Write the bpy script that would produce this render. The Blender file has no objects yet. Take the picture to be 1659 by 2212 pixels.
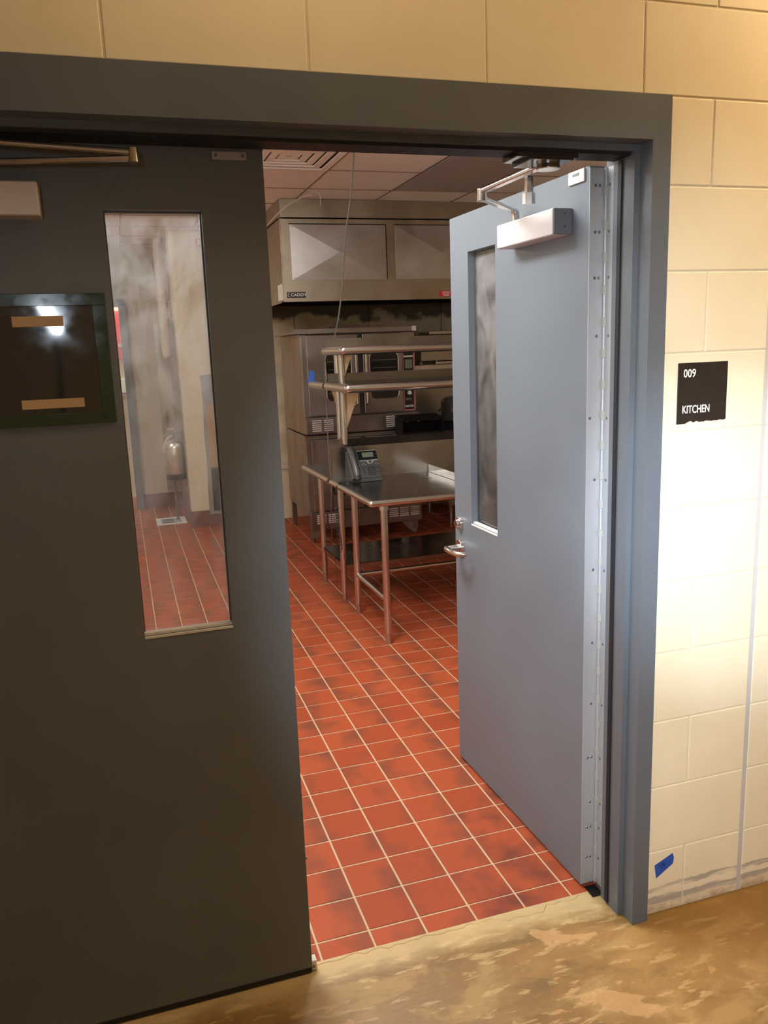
import bpy, bmesh, math, random
from mathutils import Matrix, Vector
U = 0.0254                      # everything below is laid out in inches, built in metres
sc = bpy.context.scene
COL = sc.collection
random.seed(7)

# ------------------------------------------------------------------ camera
def set_camera():
    f_px = 1769.1
    cd = bpy.data.cameras.new('camera'); cam = bpy.data.objects.new('camera', cd); COL.objects.link(cam)
    cd.sensor_fit = 'VERTICAL'; cd.sensor_height = 24.0; cd.lens = 24.0 * f_px / 2212.0
    cd.clip_start = 0.02; cd.clip_end = 60
    yaw, pitch, roll = 0.3023, -0.1994, -0.0369
    cy, sy, cp, sp = math.cos(yaw), math.sin(yaw), math.cos(pitch), math.sin(pitch)
    f = Vector((sy * cp, cy * cp, sp)); r = Vector((cy, -sy, 0)); u = r.cross(f)
    c, s = math.cos(roll), math.sin(roll)
    r2 = c * r + s * u; u2 = -s * r + c * u
    m = Matrix((r2, u2, -f)).transposed().to_4x4()
    m.translation = Vector((-49.817, -71.296, 65.757)) * U
    cam.matrix_world = m
    sc.camera = cam
set_camera()

# ------------------------------------------------------------------ world, exposure, light levels
w = bpy.data.worlds.new('world'); sc.world = w; w.use_nodes = True
w.node_tree.nodes['Background'].inputs[0].default_value = (0.9, 0.75, 0.6, 1)
w.node_tree.nodes['Background'].inputs[1].default_value = 0.02
sc.view_settings.view_transform = 'Standard'
sc.view_settings.look = 'None'
sc.view_settings.exposure = 0.0
sc.view_settings.gamma = 1.0
sc.view_settings.use_curve_mapping = False
KITCHEN_LAMP = ((1.0, 0.96, 0.90), 29.0)       # colour, emission strength of the ceiling light lenses
DOOR_LAMP = ((0.95, 0.97, 1.0), 33.0)           # the ceiling light just inside the doorway is the strongest
HALL_LAMP = ((1.0, 0.70, 0.38), 35.0)
HALL_FILL_LEFT = ((1.0, 0.70, 0.42), 6.0)      # dim fill added to brighten the wall above the left leaf
SPOT_POWER, SPILL_POWER = 480.0, 340.0

# ------------------------------------------------------------------ node helpers
def new_mat(name):
    m = bpy.data.materials.new(name); m.use_nodes = True
    nt = m.node_tree; b = nt.nodes['Principled BSDF']
    return m, nt, b
def nd(nt, t, **kw):
    n = nt.nodes.new(t)
    for k, v in kw.items():
        if k.startswith('_'): setattr(n, k[1:], v)
    return n
def setin(n, **kw):
    for k, v in kw.items():
        n.inputs[k.replace('_', ' ')].default_value = v
def noise(nt, vec, scale, detail=3, rough=0.55, dist=0.0):
    n = nt.nodes.new('ShaderNodeTexNoise')
    n.inputs['Scale'].default_value = scale; n.inputs['Detail'].default_value = detail
    n.inputs['Roughness'].default_value = rough; n.inputs['Distortion'].default_value = dist
    nt.links.new(vec, n.inputs['Vector'])
    return n.outputs['Fac']
def ramp(nt, fac, stops, interp='LINEAR'):
    n = nt.nodes.new('ShaderNodeValToRGB'); cr = n.color_ramp; cr.interpolation = interp
    while len(cr.elements) < len(stops): cr.elements.new(0.5)
    for e, (p, c) in zip(cr.elements, stops):
        e.position = p; e.color = c if len(c) == 4 else (*c, 1)
    nt.links.new(fac, n.inputs[0])
    return n.outputs[0]
def mixc(nt, fac, a, b, mode='MIX'):
    n = nt.nodes.new('ShaderNodeMix'); n.data_type = 'RGBA'; n.blend_type = mode
    for sock, v in ((n.inputs[0], fac), (n.inputs[6], a), (n.inputs[7], b)):
        if hasattr(v, 'is_linked') or hasattr(v, 'links'): nt.links.new(v, sock)
        elif isinstance(v, (int, float)): sock.default_value = v
        else: sock.default_value = (*v, 1) if len(v) == 3 else v
    return n.outputs[2]
def mth(nt, op, a, b=None, c=None):
    n = nt.nodes.new('ShaderNodeMath'); n.operation = op
    for i, v in enumerate((a, b, c)):
        if v is None: continue
        if isinstance(v, (int, float)): n.inputs[i].default_value = v
        else: nt.links.new(v, n.inputs[i])
    return n.outputs[0]
def rng(nt, v, a, b, c, d):
    n = nt.nodes.new('ShaderNodeMapRange'); n.clamp = True
    for i, x in enumerate((a, b, c, d)): n.inputs[1 + i].default_value = x
    nt.links.new(v, n.inputs[0]); return n.outputs[0]
def gpos(nt):
    g = nt.nodes.new('ShaderNodeNewGeometry'); s = nt.nodes.new('ShaderNodeSeparateXYZ')
    nt.links.new(g.outputs['Position'], s.inputs[0])
    return g.outputs['Position'], s.outputs
def mapping(nt, vec, scale=(1, 1, 1), rot=(0, 0, 0)):
    n = nt.nodes.new('ShaderNodeMapping'); n.inputs['Scale'].default_value = scale; n.inputs['Rotation'].default_value = rot
    nt.links.new(vec, n.inputs['Vector']); return n.outputs[0]
def bump(nt, b, h, strength=0.3, dist=0.002):
    n = nt.nodes.new('ShaderNodeBump'); n.inputs['Strength'].default_value = strength; n.inputs['Distance'].default_value = dist
    nt.links.new(h, n.inputs['Height']); nt.links.new(n.outputs[0], b.inputs['Normal'])
def plain(name, col, rough=0.5, metal=0.0, emit=None, es=0, spec=None):
    m, nt, b = new_mat(name)
    b.inputs['Base Color'].default_value = (*col, 1); b.inputs['Roughness'].default_value = rough
    b.inputs['Metallic'].default_value = metal
    if spec is not None: b.inputs['Specular IOR Level'].default_value = spec
    if emit:
        b.inputs['Emission Color'].default_value = (*emit, 1); b.inputs['Emission Strength'].default_value = es
    if metal > 0.9: return m
    # slight wear so that nothing is perfectly uniform
    p, xyz = gpos(nt); f = noise(nt, p, 40, 3)
    nt.links.new(rng(nt, f, 0.3, 0.7, max(0.02, rough - 0.06), min(1, rough + 0.06)), b.inputs['Roughness'])
    return m

def mat_paint(name, col, rough=0.42, scuffs=True):
    m, nt, b = new_mat(name)
    p, xyz = gpos(nt)
    n1 = noise(nt, p, 3, 4); n2 = noise(nt, p, 260, 2)
    c = mixc(nt, rng(nt, n1, 0.3, 0.7, 0, 1), tuple(x * 0.93 for x in col), tuple(x * 1.06 for x in col))
    if scuffs:   # small rust brown chips, only low down on the steel
        a = noise(nt, mapping(nt, p, (9, 9, 22)), 1.0, 4, 0.6, 0.4)
        low = rng(nt, xyz[2], 0.75, 0.15, 0, 1)
        chip = mth(nt, 'MULTIPLY', rng(nt, a, 0.735, 0.75, 0, 1), low)
        c = mixc(nt, mth(nt, 'MULTIPLY', chip, 0.8), c, (0.25, 0.13, 0.06))
    nt.links.new(c, b.inputs['Base Color'])
    nt.links.new(rng(nt, n1, 0.3, 0.7, rough - 0.05, rough + 0.06), b.inputs['Roughness'])
    bump(nt, b, n2, 0.12, 0.0006)
    return m

def mat_block():
    m, nt, b = new_mat('painted_block')
    p, xyz = gpos(nt)
    oi = nt.nodes.new('ShaderNodeObjectInfo')
    n1 = noise(nt, p, 5, 4); n2 = noise(nt, p, 420, 3); n3 = noise(nt, p, 28, 5, 0.65)
    c = mixc(nt, rng(nt, n1, 0.3, 0.7, 0, 1), (0.78, 0.69, 0.47), (0.84, 0.75, 0.53))
    c = mixc(nt, mth(nt, 'MULTIPLY', oi.outputs['Random'], 0.25), c, (0.76, 0.67, 0.48))
    # grey strip of old adhesive left where a base was pulled off, and rusty dirt below it
    n4 = noise(nt, mapping(nt, p, (1, 1, 1.6)), 9, 5, 0.62)
    ragged = mth(nt, 'ADD', xyz[2], mth(nt, 'MULTIPLY', mth(nt, 'SUBTRACT', n4, 0.5), 0.045))
    band = mth(nt, 'MAXIMUM', mth(nt, 'MULTIPLY', rng(nt, ragged, 0.090, 0.086, 0, 1), rng(nt, ragged, 0.070, 0.074, 0, 1)), mth(nt, 'MULTIPLY', rng(nt, ragged, 0.056, 0.052, 0, 1), rng(nt, ragged, 0.028, 0.034, 0, 1)))
    streak = noise(nt, mapping(nt, p, (5, 5, 60)), 1.0, 4, 0.6)
    band = mth(nt, 'MULTIPLY', band, rng(nt, streak, 0.40, 0.52, 0.15, 1))
    c = mixc(nt, mth(nt, 'MULTIPLY', band, 0.72), c, (0.30, 0.27, 0.24))
    dirt = mth(nt, 'MULTIPLY', rng(nt, ragged, 0.045, 0.005, 0, 1), rng(nt, n3, 0.38, 0.6, 0.3, 1))
    c = mixc(nt, mth(nt, 'MULTIPLY', dirt, 0.75), c, (0.30, 0.17, 0.07))
    nt.links.new(c, b.inputs['Base Color']); b.inputs['Roughness'].default_value = 0.5
    h = mth(nt, 'ADD', mth(nt, 'MULTIPLY', n2, 0.5), mth(nt, 'MULTIPLY', n3, 0.8))
    bump(nt, b, h, 0.25, 0.0015)
    return m

def mat_tile():
    m, nt, b = new_mat('quarry_tile')
    tc = nt.nodes.new('ShaderNodeTexCoord'); oi = nt.nodes.new('ShaderNodeObjectInfo')
    p, xyz = gpos(nt)
    s = nt.nodes.new('ShaderNodeSeparateXYZ'); nt.links.new(tc.outputs['Object'], s.inputs[0])
    fine = noise(nt, p, 90, 4)
    med = noise(nt, p, 11, 1, 0.4, 0.1)
    c = mixc(nt, oi.outputs['Random'], (0.35, 0.060, 0.020), (0.44, 0.086, 0.029))
    c = mixc(nt, mth(nt, 'MULTIPLY', rng(nt, fine, 0.35, 0.7, 0, 1), 0.22), c, (0.42, 0.13, 0.06))
    # flashed (kiln-darkened) side of the tile
    d = mth(nt, 'ADD', mth(nt, 'MULTIPLY', s.outputs[0], 7.0), mth(nt, 'MULTIPLY', med, 1.6))
    d = mth(nt, 'ADD', d, mth(nt, 'MULTIPLY', oi.outputs['Random'], 0.55))
    fl = rng(nt, d, 1.05, 2.0, 0, 1)
    c = mixc(nt, mth(nt, 'MULTIPLY', fl, 0.72), c, (0.13, 0.055, 0.035))
    nt.links.new(c, b.inputs['Base Color'])
    nt.links.new(rng(nt, fine, 0.3, 0.7, 0.42, 0.6), b.inputs['Roughness']); b.inputs['Specular IOR Level'].default_value = 0.25
    bump(nt, b, fine, 0.15, 0.001)
    return m

def mat_tile_field():
    """far tiles, joined into one piece: same look driven by world position"""
    m, nt, b = new_mat('quarry_tile_far')
    p, xyz = gpos(nt)
    v = nt.nodes.new('ShaderNodeTexNoise'); v.inputs['Scale'].default_value = 9; nt.links.new(p, v.inputs['Vector'])
    c = mixc(nt, rng(nt, v.outputs['Fac'], 0.4, 0.68, 0, 1), (0.40, 0.080, 0.029), (0.20, 0.050, 0.028))
    nt.links.new(c, b.inputs['Base Color']); b.inputs['Roughness'].default_value = 0.5; b.inputs['Specular IOR Level'].default_value = 0.25
    return m

def mat_concrete():
    m, nt, b = new_mat('bare_floor')
    p, xyz = gpos(nt)
    def N(scale, detail, rough, dist, sc3=(1, 1, 1), rz=0): return noise(nt, mapping(nt, p, sc3, (0, 0, rz)), scale, detail, rough, dist)
    a = N(2.4, 5, 0.6, 0.3, (1, 1.4, 1), 0.6); bb = N(4.6, 7, 0.62, 0.5, (1, 2.0, 1), 0.7); cc = N(13, 6, 0.6, 0.4, (0.7, 2.6, 1), 0.8); fi = N(60, 5, 0.7, 0)
    c = mixc(nt, rng(nt, a, 0.38, 0.62, 0, 1), (0.229, 0.121, 0.031), (0.370, 0.222, 0.076))
    c = mixc(nt, rng(nt, bb, 0.44, 0.36, 0, 0.75), c, (0.185, 0.117, 0.050))
    c = mixc(nt, rng(nt, bb, 0.50, 0.60, 0, 0.8), c, (0.440, 0.289, 0.112))
    c = mixc(nt, rng(nt, cc, 0.575, 0.62, 0, 0.65), c, (0.581, 0.413, 0.185))
    c = mixc(nt, rng(nt, cc, 0.40, 0.36, 0, 0.6), c, (0.317, 0.195, 0.073))
    g = N(3.1, 5, 0.6, 0.6, (1, 1.8, 1), 1.9)
    c = mixc(nt, rng(nt, g, 0.60, 0.62, 0, 0.6), c, (0.634, 0.390, 0.179))
    c = mixc(nt, mth(nt, 'MULTIPLY', rng(nt, fi, 0.3, 0.7, 0, 1), 0.3), c, (0.290, 0.179, 0.067))
    # old mastic band along the wall foot: darker ochre
    edge = mth(nt, 'MULTIPLY', rng(nt, mth(nt, 'ADD', xyz[1], mth(nt, 'MULTIPLY', a, 0.35)), -0.12, 0.10, 0, 1), rng(nt, xyz[0], -0.05, 0.12, 0, 1))
    c = mixc(nt, mth(nt, 'MULTIPLY', edge, 0.75), c, (0.264, 0.133, 0.025))
    # pale skim along the edge of the tiles
    skim = mth(nt, 'MULTIPLY', rng(nt, mth(nt, 'ADD', xyz[1], mth(nt, 'MULTIPLY', cc, 0.12)), 0.10, 0.17, 0, 1), rng(nt, xyz[0], 0.02, -0.05, 0, 1))
    c = mixc(nt, mth(nt, 'MULTIPLY', skim, 0.6), c, (0.686, 0.530, 0.269))
    nt.links.new(c, b.inputs['Base Color'])
    nt.links.new(rng(nt, bb, 0.3, 0.7, 0.28, 0.6), b.inputs['Roughness'])
    h = mth(nt, 'ADD', bb, mth(nt, 'MULTIPLY', cc, 0.5)); bump(nt, b, h, 0.35, 0.003)
    return m

def mat_steel(name='stainless', col=(0.56, 0.52, 0.47), rough=0.27, brush=(2, 2, 160), stain=0.0):
    m, nt, b = new_mat(name)
    p, xyz = gpos(nt)
    st = noise(nt, mapping(nt, p, brush), 3.0, 4, 0.6)
    big = noise(nt, p, 4, 4, 0.6, 0.4)
    c = mixc(nt, rng(nt, big, 0.3, 0.7, 0, 1), tuple(x * 0.88 for x in col), tuple(min(1, x * 1.08) for x in col))
    if stain:
        s = noise(nt, mapping(nt, p, (2.2, 2.2, 1.0)), 2.6, 3, 0.5, 0.2)
        c = mixc(nt, rng(nt, s, 0.45, 0.62, 0, stain), c, (0.34, 0.19, 0.08))
    nt.links.new(c, b.inputs['Base Color']); b.inputs['Metallic'].default_value = 1.0
    r = mth(nt, 'ADD', rng(nt, big, 0.3, 0.7, rough - 0.06, rough + 0.1), mth(nt, 'MULTIPLY', mth(nt, 'SUBTRACT', st, 0.5), 0.05))
    nt.links.new(r, b.inputs['Roughness'])
    
    return m

def mat_backwall():
    """stainless sheet behind the cooking line with soot under the hood"""
    m, nt, b = new_mat('sooty_stainless')
    p, xyz = gpos(nt)
    big = noise(nt, p, 5.0, 3, 0.5, 0.3)
    c = mixc(nt, rng(nt, big, 0.3, 0.7, 0, 1), (0.60, 0.53, 0.37), (0.84, 0.76, 0.58))
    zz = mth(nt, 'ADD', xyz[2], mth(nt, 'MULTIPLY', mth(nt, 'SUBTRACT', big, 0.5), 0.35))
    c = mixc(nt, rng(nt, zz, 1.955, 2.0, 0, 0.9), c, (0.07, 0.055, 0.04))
    nt.links.new(c, b.inputs['Base Color']); b.inputs['Metallic'].default_value = 0.25; b.inputs['Roughness'].default_value = 0.42
    return m

def mat_glass(name, dirt, tint=(0.95, 0.98, 0.96), scale=6.0, refl=1.0):
    """thin clear pane with a greasy, rubbed haze lying on it"""
    m, nt, b = new_mat(name); nt.nodes.remove(b); out = nt.nodes['Material Output']
    p, xyz = gpos(nt)
    tr = nt.nodes.new('ShaderNodeBsdfTransparent'); tr.inputs[0].default_value = (*tint, 1)
    gl = nt.nodes.new('ShaderNodeBsdfGlossy'); gl.inputs['Roughness'].default_value = 0.03
    fr = nt.nodes.new('ShaderNodeFresnel'); fr.inputs[0].default_value = 1.5
    m1 = nt.nodes.new('ShaderNodeMixShader')
    nt.links.new(mth(nt, 'MULTIPLY', fr.outputs[0], refl), m1.inputs[0]); nt.links.new(tr.outputs[0], m1.inputs[1]); nt.links.new(gl.outputs[0], m1.inputs[2])
    df = nt.nodes.new('ShaderNodeBsdfDiffuse'); df.inputs[0].default_value = (0.8, 0.8, 0.82, 1)
    tl = nt.nodes.new('ShaderNodeBsdfTranslucent'); tl.inputs[0].default_value = (0.85, 0.83, 0.83, 1)
    m2 = nt.nodes.new('ShaderNodeMixShader'); m2.inputs[0].default_value = 0.6
    nt.links.new(df.outputs[0], m2.inputs[1]); nt.links.new(tl.outputs[0], m2.inputs[2])
    n1 = noise(nt, mapping(nt, p, (1.2, 1.2, 0.7)), scale, 5, 0.6, 1.2); n2 = noise(nt, mapping(nt, p, (2, 2, 0.6), (0, 0.5, 0)), scale * 3, 4, 0.6, 1.5)
    a = mth(nt, 'ADD', mth(nt, 'MULTIPLY', n1, 0.7), mth(nt, 'MULTIPLY', n2, 0.3))
    hi = rng(nt, xyz[2], 1.25, 1.85, 0.35, 1.0)          # wiped at the bottom, smeared at head height
    f = mth(nt, 'MULTIPLY', mth(nt, 'MULTIPLY', rng(nt, a, 0.36, 0.66, 0.12, 1.0), hi), dirt)
    m3 = nt.nodes.new('ShaderNodeMixShader')
    nt.links.new(f, m3.inputs[0]); nt.links.new(m1.outputs[0], m3.inputs[1]); nt.links.new(m2.outputs[0], m3.inputs[2])
    nt.links.new(m3.outputs[0], out.inputs[0])
    return m

GREY = (0.160, 0.186, 0.212)
M = {}
M['door'] = mat_paint('grey_door_paint', GREY)
M['frame'] = mat_paint('grey_frame_paint', (0.122, 0.140, 0.156), 0.36)
M['block'] = mat_block()
M['mortar'] = plain('painted_mortar', (0.74, 0.65, 0.46), 0.6)
M['caulk'] = plain('grey_caulk', (0.52, 0.50, 0.46), 0.6)
M['tile'] = mat_tile(); M['tile_far'] = mat_tile_field()
M['grout'] = plain('pale_grout', (0.60, 0.43, 0.27), 0.8)
M['concrete'] = mat_concrete()
M['steel'] = mat_steel()
M['steel_h'] = mat_steel('stainless_hood', (0.42, 0.38, 0.31), 0.33, (1.5, 1.5, 120))
M['steel_dark'] = mat_steel('stainless_oven', (0.36, 0.33, 0.31), 0.33, (2, 2, 90))
M['steel_side'] = mat_steel('stained_oven_side', (0.38, 0.355, 0.31), 0.45, (1, 1, 1), 0.5)
M['steel_top'] = mat_steel('stainless_table_top', (0.32, 0.30, 0.285), 0.2, (1.5, 20, 20))
M['steel_panel'] = mat_steel('crossbroken_panel', (0.52, 0.51, 0.50), 0.36, (90, 2, 2))
M['pipe'] = plain('table_leg_steel', (0.66, 0.65, 0.63), 0.24, 1.0)
M['riser'] = mat_steel('shelf_riser_steel', (0.27, 0.245, 0.21), 0.3, (1.5, 1.5, 60))
M['splash'] = mat_steel('backsplash_steel', (0.40, 0.365, 0.31), 0.3, (1.5, 1.5, 60))
M['louvre'] = plain('louvre_highlight', (0.78, 0.74, 0.68), 0.35, 0.3)  # pale colour paints the highlight on the punched louvres
M['gusset'] = mat_steel('bracket_tan_reflection', (0.78, 0.66, 0.48), 0.6)  # tan base colour stands in for the reflected warm wall
M['alu'] = plain('hinge_aluminium', (0.45, 0.46, 0.47), 0.5, 0.3)
M['closer'] = plain('silver_closer_cover', (0.66, 0.63, 0.61), 0.4, 0.2)
M['closer_cap'] = plain('grey_closer_cap', (0.16, 0.165, 0.18), 0.45, 0.3)
M['satin'] = plain('satin_metal', (0.66, 0.63, 0.60), 0.22, 1.0)
M['chrome'] = plain('chrome', (0.8, 0.78, 0.75), 0.12, 1.0)
M['bearing'] = plain('hinge_bearing', (0.40, 0.40, 0.35), 0.5)
M['screw'] = plain('screw_head', (0.23, 0.23, 0.24), 0.35, 0.8)
M['black'] = plain('black_plastic', (0.015, 0.015, 0.016), 0.45)
M['blackgloss'] = plain('black_gloss', (0.012, 0.012, 0.013), 0.12)
M['soot'] = plain('soot_and_shade_black', (0.011, 0.009, 0.008), 0.7, spec=0.15)  # sooty and black things; also paints the shade of gaps and the hole
M['signbrown'] = plain('dark_brown_sign', (0.022, 0.017, 0.013), 0.4)
M['cream_text'] = plain('cream_lettering', (0.85, 0.82, 0.72), 0.5)
M['white'] = plain('white_plastic', (0.78, 0.76, 0.72), 0.45)
M['offwhite'] = plain('painted_white', (0.62, 0.54, 0.48), 0.5)
M['tape_blue'] = plain('blue_masking_tape', (0.02, 0.085, 0.42), 0.6)
M['ink'] = plain('black_ink', (0.01, 0.02, 0.09), 0.5)
M['tape_tan'] = plain('tan_tape', (0.62, 0.46, 0.27), 0.6)
M['red'] = plain('red_enamel', (0.62, 0.03, 0.035), 0.4)
M['pinkred'] = plain('pink_red_trim', (0.55, 0.16, 0.15), 0.5)
M['base_tile'] = plain('dark_red_base_tile', (0.16, 0.055, 0.045), 0.45)
M['alcove'] = plain('beige_alcove_wall', (0.50, 0.43, 0.34), 0.6)
M['cream'] = plain('cream_wall', (0.70, 0.59, 0.42), 0.6)
M['ceil'] = plain('ceiling_panel', (0.90, 0.87, 0.85), 0.9)
M['ceil_dark'] = plain('unlit_lens', (0.42, 0.38, 0.39), 0.45)
M['tbar'] = plain('ceiling_grid', (0.20, 0.16, 0.14), 0.5)
M['vent_dark'] = plain('vent_gap', (0.12, 0.09, 0.07), 0.8)
M['phone'] = plain('charcoal_phone', (0.05, 0.047, 0.045), 0.42)
M['phone_h'] = plain('handset_grey', (0.085, 0.078, 0.075), 0.33)
M['lcd'] = plain('lcd_green', (0.16, 0.19, 0.13), 0.25)
M['keys'] = plain('phone_keys', (0.02, 0.02, 0.02), 0.4)
M['silver'] = plain('silver_plastic', (0.5, 0.48, 0.45), 0.3, 0.6)
M['wire'] = plain('grey_cable', (0.13, 0.11, 0.09), 0.5)
M['wirew'] = plain('white_cable', (0.66, 0.58, 0.48), 0.5)
M['plaster'] = plain('torn_grey_plaster', (0.26, 0.25, 0.25), 0.8)
M['plywood'] = plain('plywood', (0.45, 0.24, 0.11), 0.6)
M['pan'] = plain('cooking_pot', (0.66, 0.63, 0.59), 0.3, 0.95)
M['gasket'] = plain('dark_gasket', (0.01, 0.01, 0.011), 0.6)
M['glass'] = mat_glass('greasy_window_glass', 0.29)
M['glass_r'] = mat_glass('hazy_window_glass', 0.30, scale=9)
M['ovenglass'] = plain('oven_door_glass', (0.018, 0.016, 0.015), 0.08)
def mat_panelglass():
    m, nt, b = new_mat('dark_notice_glass')
    b.inputs['Base Color'].default_value = (0.030, 0.036, 0.042, 1); b.inputs['Roughness'].default_value = 0.035
    b.inputs['Coat Weight'].default_value = 0.6; b.inputs['Coat Roughness'].default_value = 0.02
    b.inputs['Specular IOR Level'].default_value = 0.7
    p, xyz = gpos(nt); f = noise(nt, p, 18, 4); nt.links.new(rng(nt, f, 0.3, 0.7, 0.02, 0.10), b.inputs['Roughness'])
    return m
M['notice'] = mat_panelglass()
M['notice_edge'] = plain('green_glass_edge', (0.035, 0.070, 0.042), 0.12)
def emis(name, col, s):
    m, nt, b = new_mat(name)
    b.inputs['Base Color'].default_value = (0.8, 0.8, 0.8, 1)
    b.inputs['Emission Color'].default_value = (*col, 1); b.inputs['Emission Strength'].default_value = s
    return m
M['lens'] = emis('lit_lens', *KITCHEN_LAMP)
M['door_lens'] = emis('lit_lens_by_door', *DOOR_LAMP)
M['hall_lens'] = emis('lit_hall_lens', *HALL_LAMP)
M['hall_fill'] = emis('hall_fill_lens', *HALL_FILL_LEFT)
M['led'] = emis('led_face', (0.75, 0.87, 1.0), 60.0)

# ------------------------------------------------------------------ mesh helpers (world inches in, metres out)
class MB:
    def __init__(s, xf=None): s.v = []; s.f = []; s.xf = xf
    def add(s, vs, fs):
        o = len(s.v)
        for v in vs:
            v = Vector(v)
            s.v.append(s.xf @ v if s.xf else v)
        s.f += [tuple(i + o for i in f) for f in fs]; return s
    def box(s, x0, x1, y0, y1, z0, z1):
        return s.add([(x0, y0, z0), (x1, y0, z0), (x1, y1, z0), (x0, y1, z0), (x0, y0, z1), (x1, y0, z1), (x1, y1, z1), (x0, y1, z1)],
                     [(0, 3, 2, 1), (4, 5, 6, 7), (0, 1, 5, 4), (1, 2, 6, 5), (2, 3, 7, 6), (3, 0, 4, 7)])
    def prism(s, poly, axis, a, b):
        """poly: 2D points; extruded along axis from a to b. axis 'x': (y,z); 'y': (x,z); 'z': (x,y)"""
        def P(q, t): return (t, q[0], q[1]) if axis == 'x' else (q[0], t, q[1]) if axis == 'y' else (q[0], q[1], t)
        n = len(poly)
        return s.add([P(q, a) for q in poly] + [P(q, b) for q in poly],
                     [tuple(range(n)), tuple(range(2 * n - 1, n - 1, -1))] + [(i, (i + 1) % n, n + (i + 1) % n, n + i) for i in range(n)])
    def cyl(s, p0, p1, r0, r1=None, n=16, caps=True):
        r1 = r0 if r1 is None else r1
        p0, p1 = Vector(p0), Vector(p1); d = (p1 - p0).normalized()
        a = Vector((0, 0, 1)) if abs(d.z) < 0.9 else Vector((1, 0, 0))
        u = d.cross(a).normalized(); w_ = d.cross(u)
        vs = [p0 + r0 * (math.cos(2 * math.pi * i / n) * u + math.sin(2 * math.pi * i / n) * w_) for i in range(n)]
        vs += [p1 + r1 * (math.cos(2 * math.pi * i / n) * u + math.sin(2 * math.pi * i / n) * w_) for i in range(n)]
        fs = [(i, (i + 1) % n, n + (i + 1) % n, n + i) for i in range(n)]
        if caps: fs += [tuple(range(n - 1, -1, -1)), tuple(range(n, 2 * n))]
        return s.add(vs, fs)
    def lathe(s, prof, c=(0, 0, 0), n=24):
        """prof: (r, z) list around a vertical axis at c"""
        vs, fs = [], []
        for r, z in prof:
            for i in range(n):
                t = 2 * math.pi * i / n; vs.append((c[0] + max(r, .001) * math.cos(t), c[1] + max(r, .001) * math.sin(t), c[2] + z))
        for k in range(len(prof) - 1):
            for i in range(n):
                j = (i + 1) % n; fs.append((k * n + i, k * n + j, (k + 1) * n + j, (k + 1) * n + i))
        fs.append(tuple(range(n - 1, -1, -1))); m = (len(prof) - 1) * n; fs.append(tuple(range(m, m + n)))
        return s.add(vs, fs)
    def tube(s, pts, r, n=8, closed=False):
        pts = [Vector(p) for p in pts]; rings = []
        prev = None
        for i, p in enumerate(pts):
            a = pts[max(i - 1, 0)]; b = pts[min(i + 1, len(pts) - 1)]; d = (b - a).normalized()
            if prev is None:
                q = Vector((0, 0, 1)) if abs(d.z) < 0.9 else Vector((1, 0, 0)); u = d.cross(q).normalized()
            else: u = (prev - prev.dot(d) * d).normalized()
            prev = u; w_ = d.cross(u)
            rr = r[i] if isinstance(r, (list, tuple)) else r
            rings.append([p + rr * (math.cos(2 * math.pi * k / n) * u + math.sin(2 * math.pi * k / n) * w_) for k in range(n)])
        vs = [v for g in rings for v in g]; fs = []
        for i in range(len(rings) - 1):
            for k in range(n):
                fs.append((i * n + k, i * n + (k + 1) % n, (i + 1) * n + (k + 1) % n, (i + 1) * n + k))
        fs += [tuple(range(n - 1, -1, -1)), tuple(range((len(rings) - 1) * n, len(rings) * n))]
        return s.add(vs, fs)

WM = {}                                     # world matrices of parents, kept by hand
def wm(o): return WM.get(o.name, Matrix.Identity(4))
def link(o, parent=None, mat4=None):
    COL.objects.link(o)
    if parent is not None:
        o.parent = parent
    if mat4 is None: mat4 = Matrix.Identity(4) if parent is None else wm(parent)
    WM[o.name] = mat4
    if parent is not None: o.matrix_local = wm(parent).inverted() @ mat4
    else: o.matrix_world = mat4
    return o
def tag(o, label=None, cat=None, group=None, kind=None):
    if label: o['label'] = label
    if cat: o['category'] = cat
    if group: o['group'] = group
    if kind: o['kind'] = kind
    return o
def empty(name, loc, label, cat, group=None, kind=None):
    o = bpy.data.objects.new(name, None); o.empty_display_size = 0.05
    link(o, None, Matrix.Translation(Vector(loc) * U))
    return tag(o, label, cat, group, kind)
def build(name, mb, mat, parent=None, loc=None, bev=0, seg=2, smooth=35, label=None, kind=None):
    """one mesh object from a builder; its origin is loc (world inches) or the parent's origin"""
    if loc is not None: m4 = Matrix.Translation(Vector(loc) * U)
    else: m4 = wm(parent) if parent is not None else Matrix.Identity(4)
    inv = m4.inverted()
    me = bpy.data.meshes.new(name)
    me.from_pydata([inv @ (v * U) for v in mb.v], [], mb.f)
    bm = bmesh.new(); bm.from_mesh(me); bmesh.ops.recalc_face_normals(bm, faces=bm.faces); bm.to_mesh(me); bm.free()
    me.materials.append(M[mat])
    o = bpy.data.objects.new(name, me)
    link(o, parent, m4)
    if smooth:
        me.polygons.foreach_set('use_smooth', [True] * len(me.polygons)); me.set_sharp_from_angle(angle=math.radians(smooth))
    if bev:
        b = o.modifiers.new('bevel', 'BEVEL'); b.width = bev * U; b.segments = seg; b.limit_method = 'ANGLE'; b.angle_limit = math.radians(40); b.harden_normals = True
    if label: o['label'] = label
    if kind: o['kind'] = kind
    return o
def inst(src, name, loc, parent, m4=None):
    """a copy of a part sharing its mesh, placed at loc (world inches)"""
    o = src.copy(); o.name = name; COL.objects.link(o); o.parent = parent
    if m4 is None: m4 = Matrix.Translation(Vector(loc) * U)
    WM[o.name] = m4; o.matrix_parent_inverse = Matrix.Identity(4)
    o.matrix_local = wm(parent).inverted() @ m4
    return o
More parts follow.
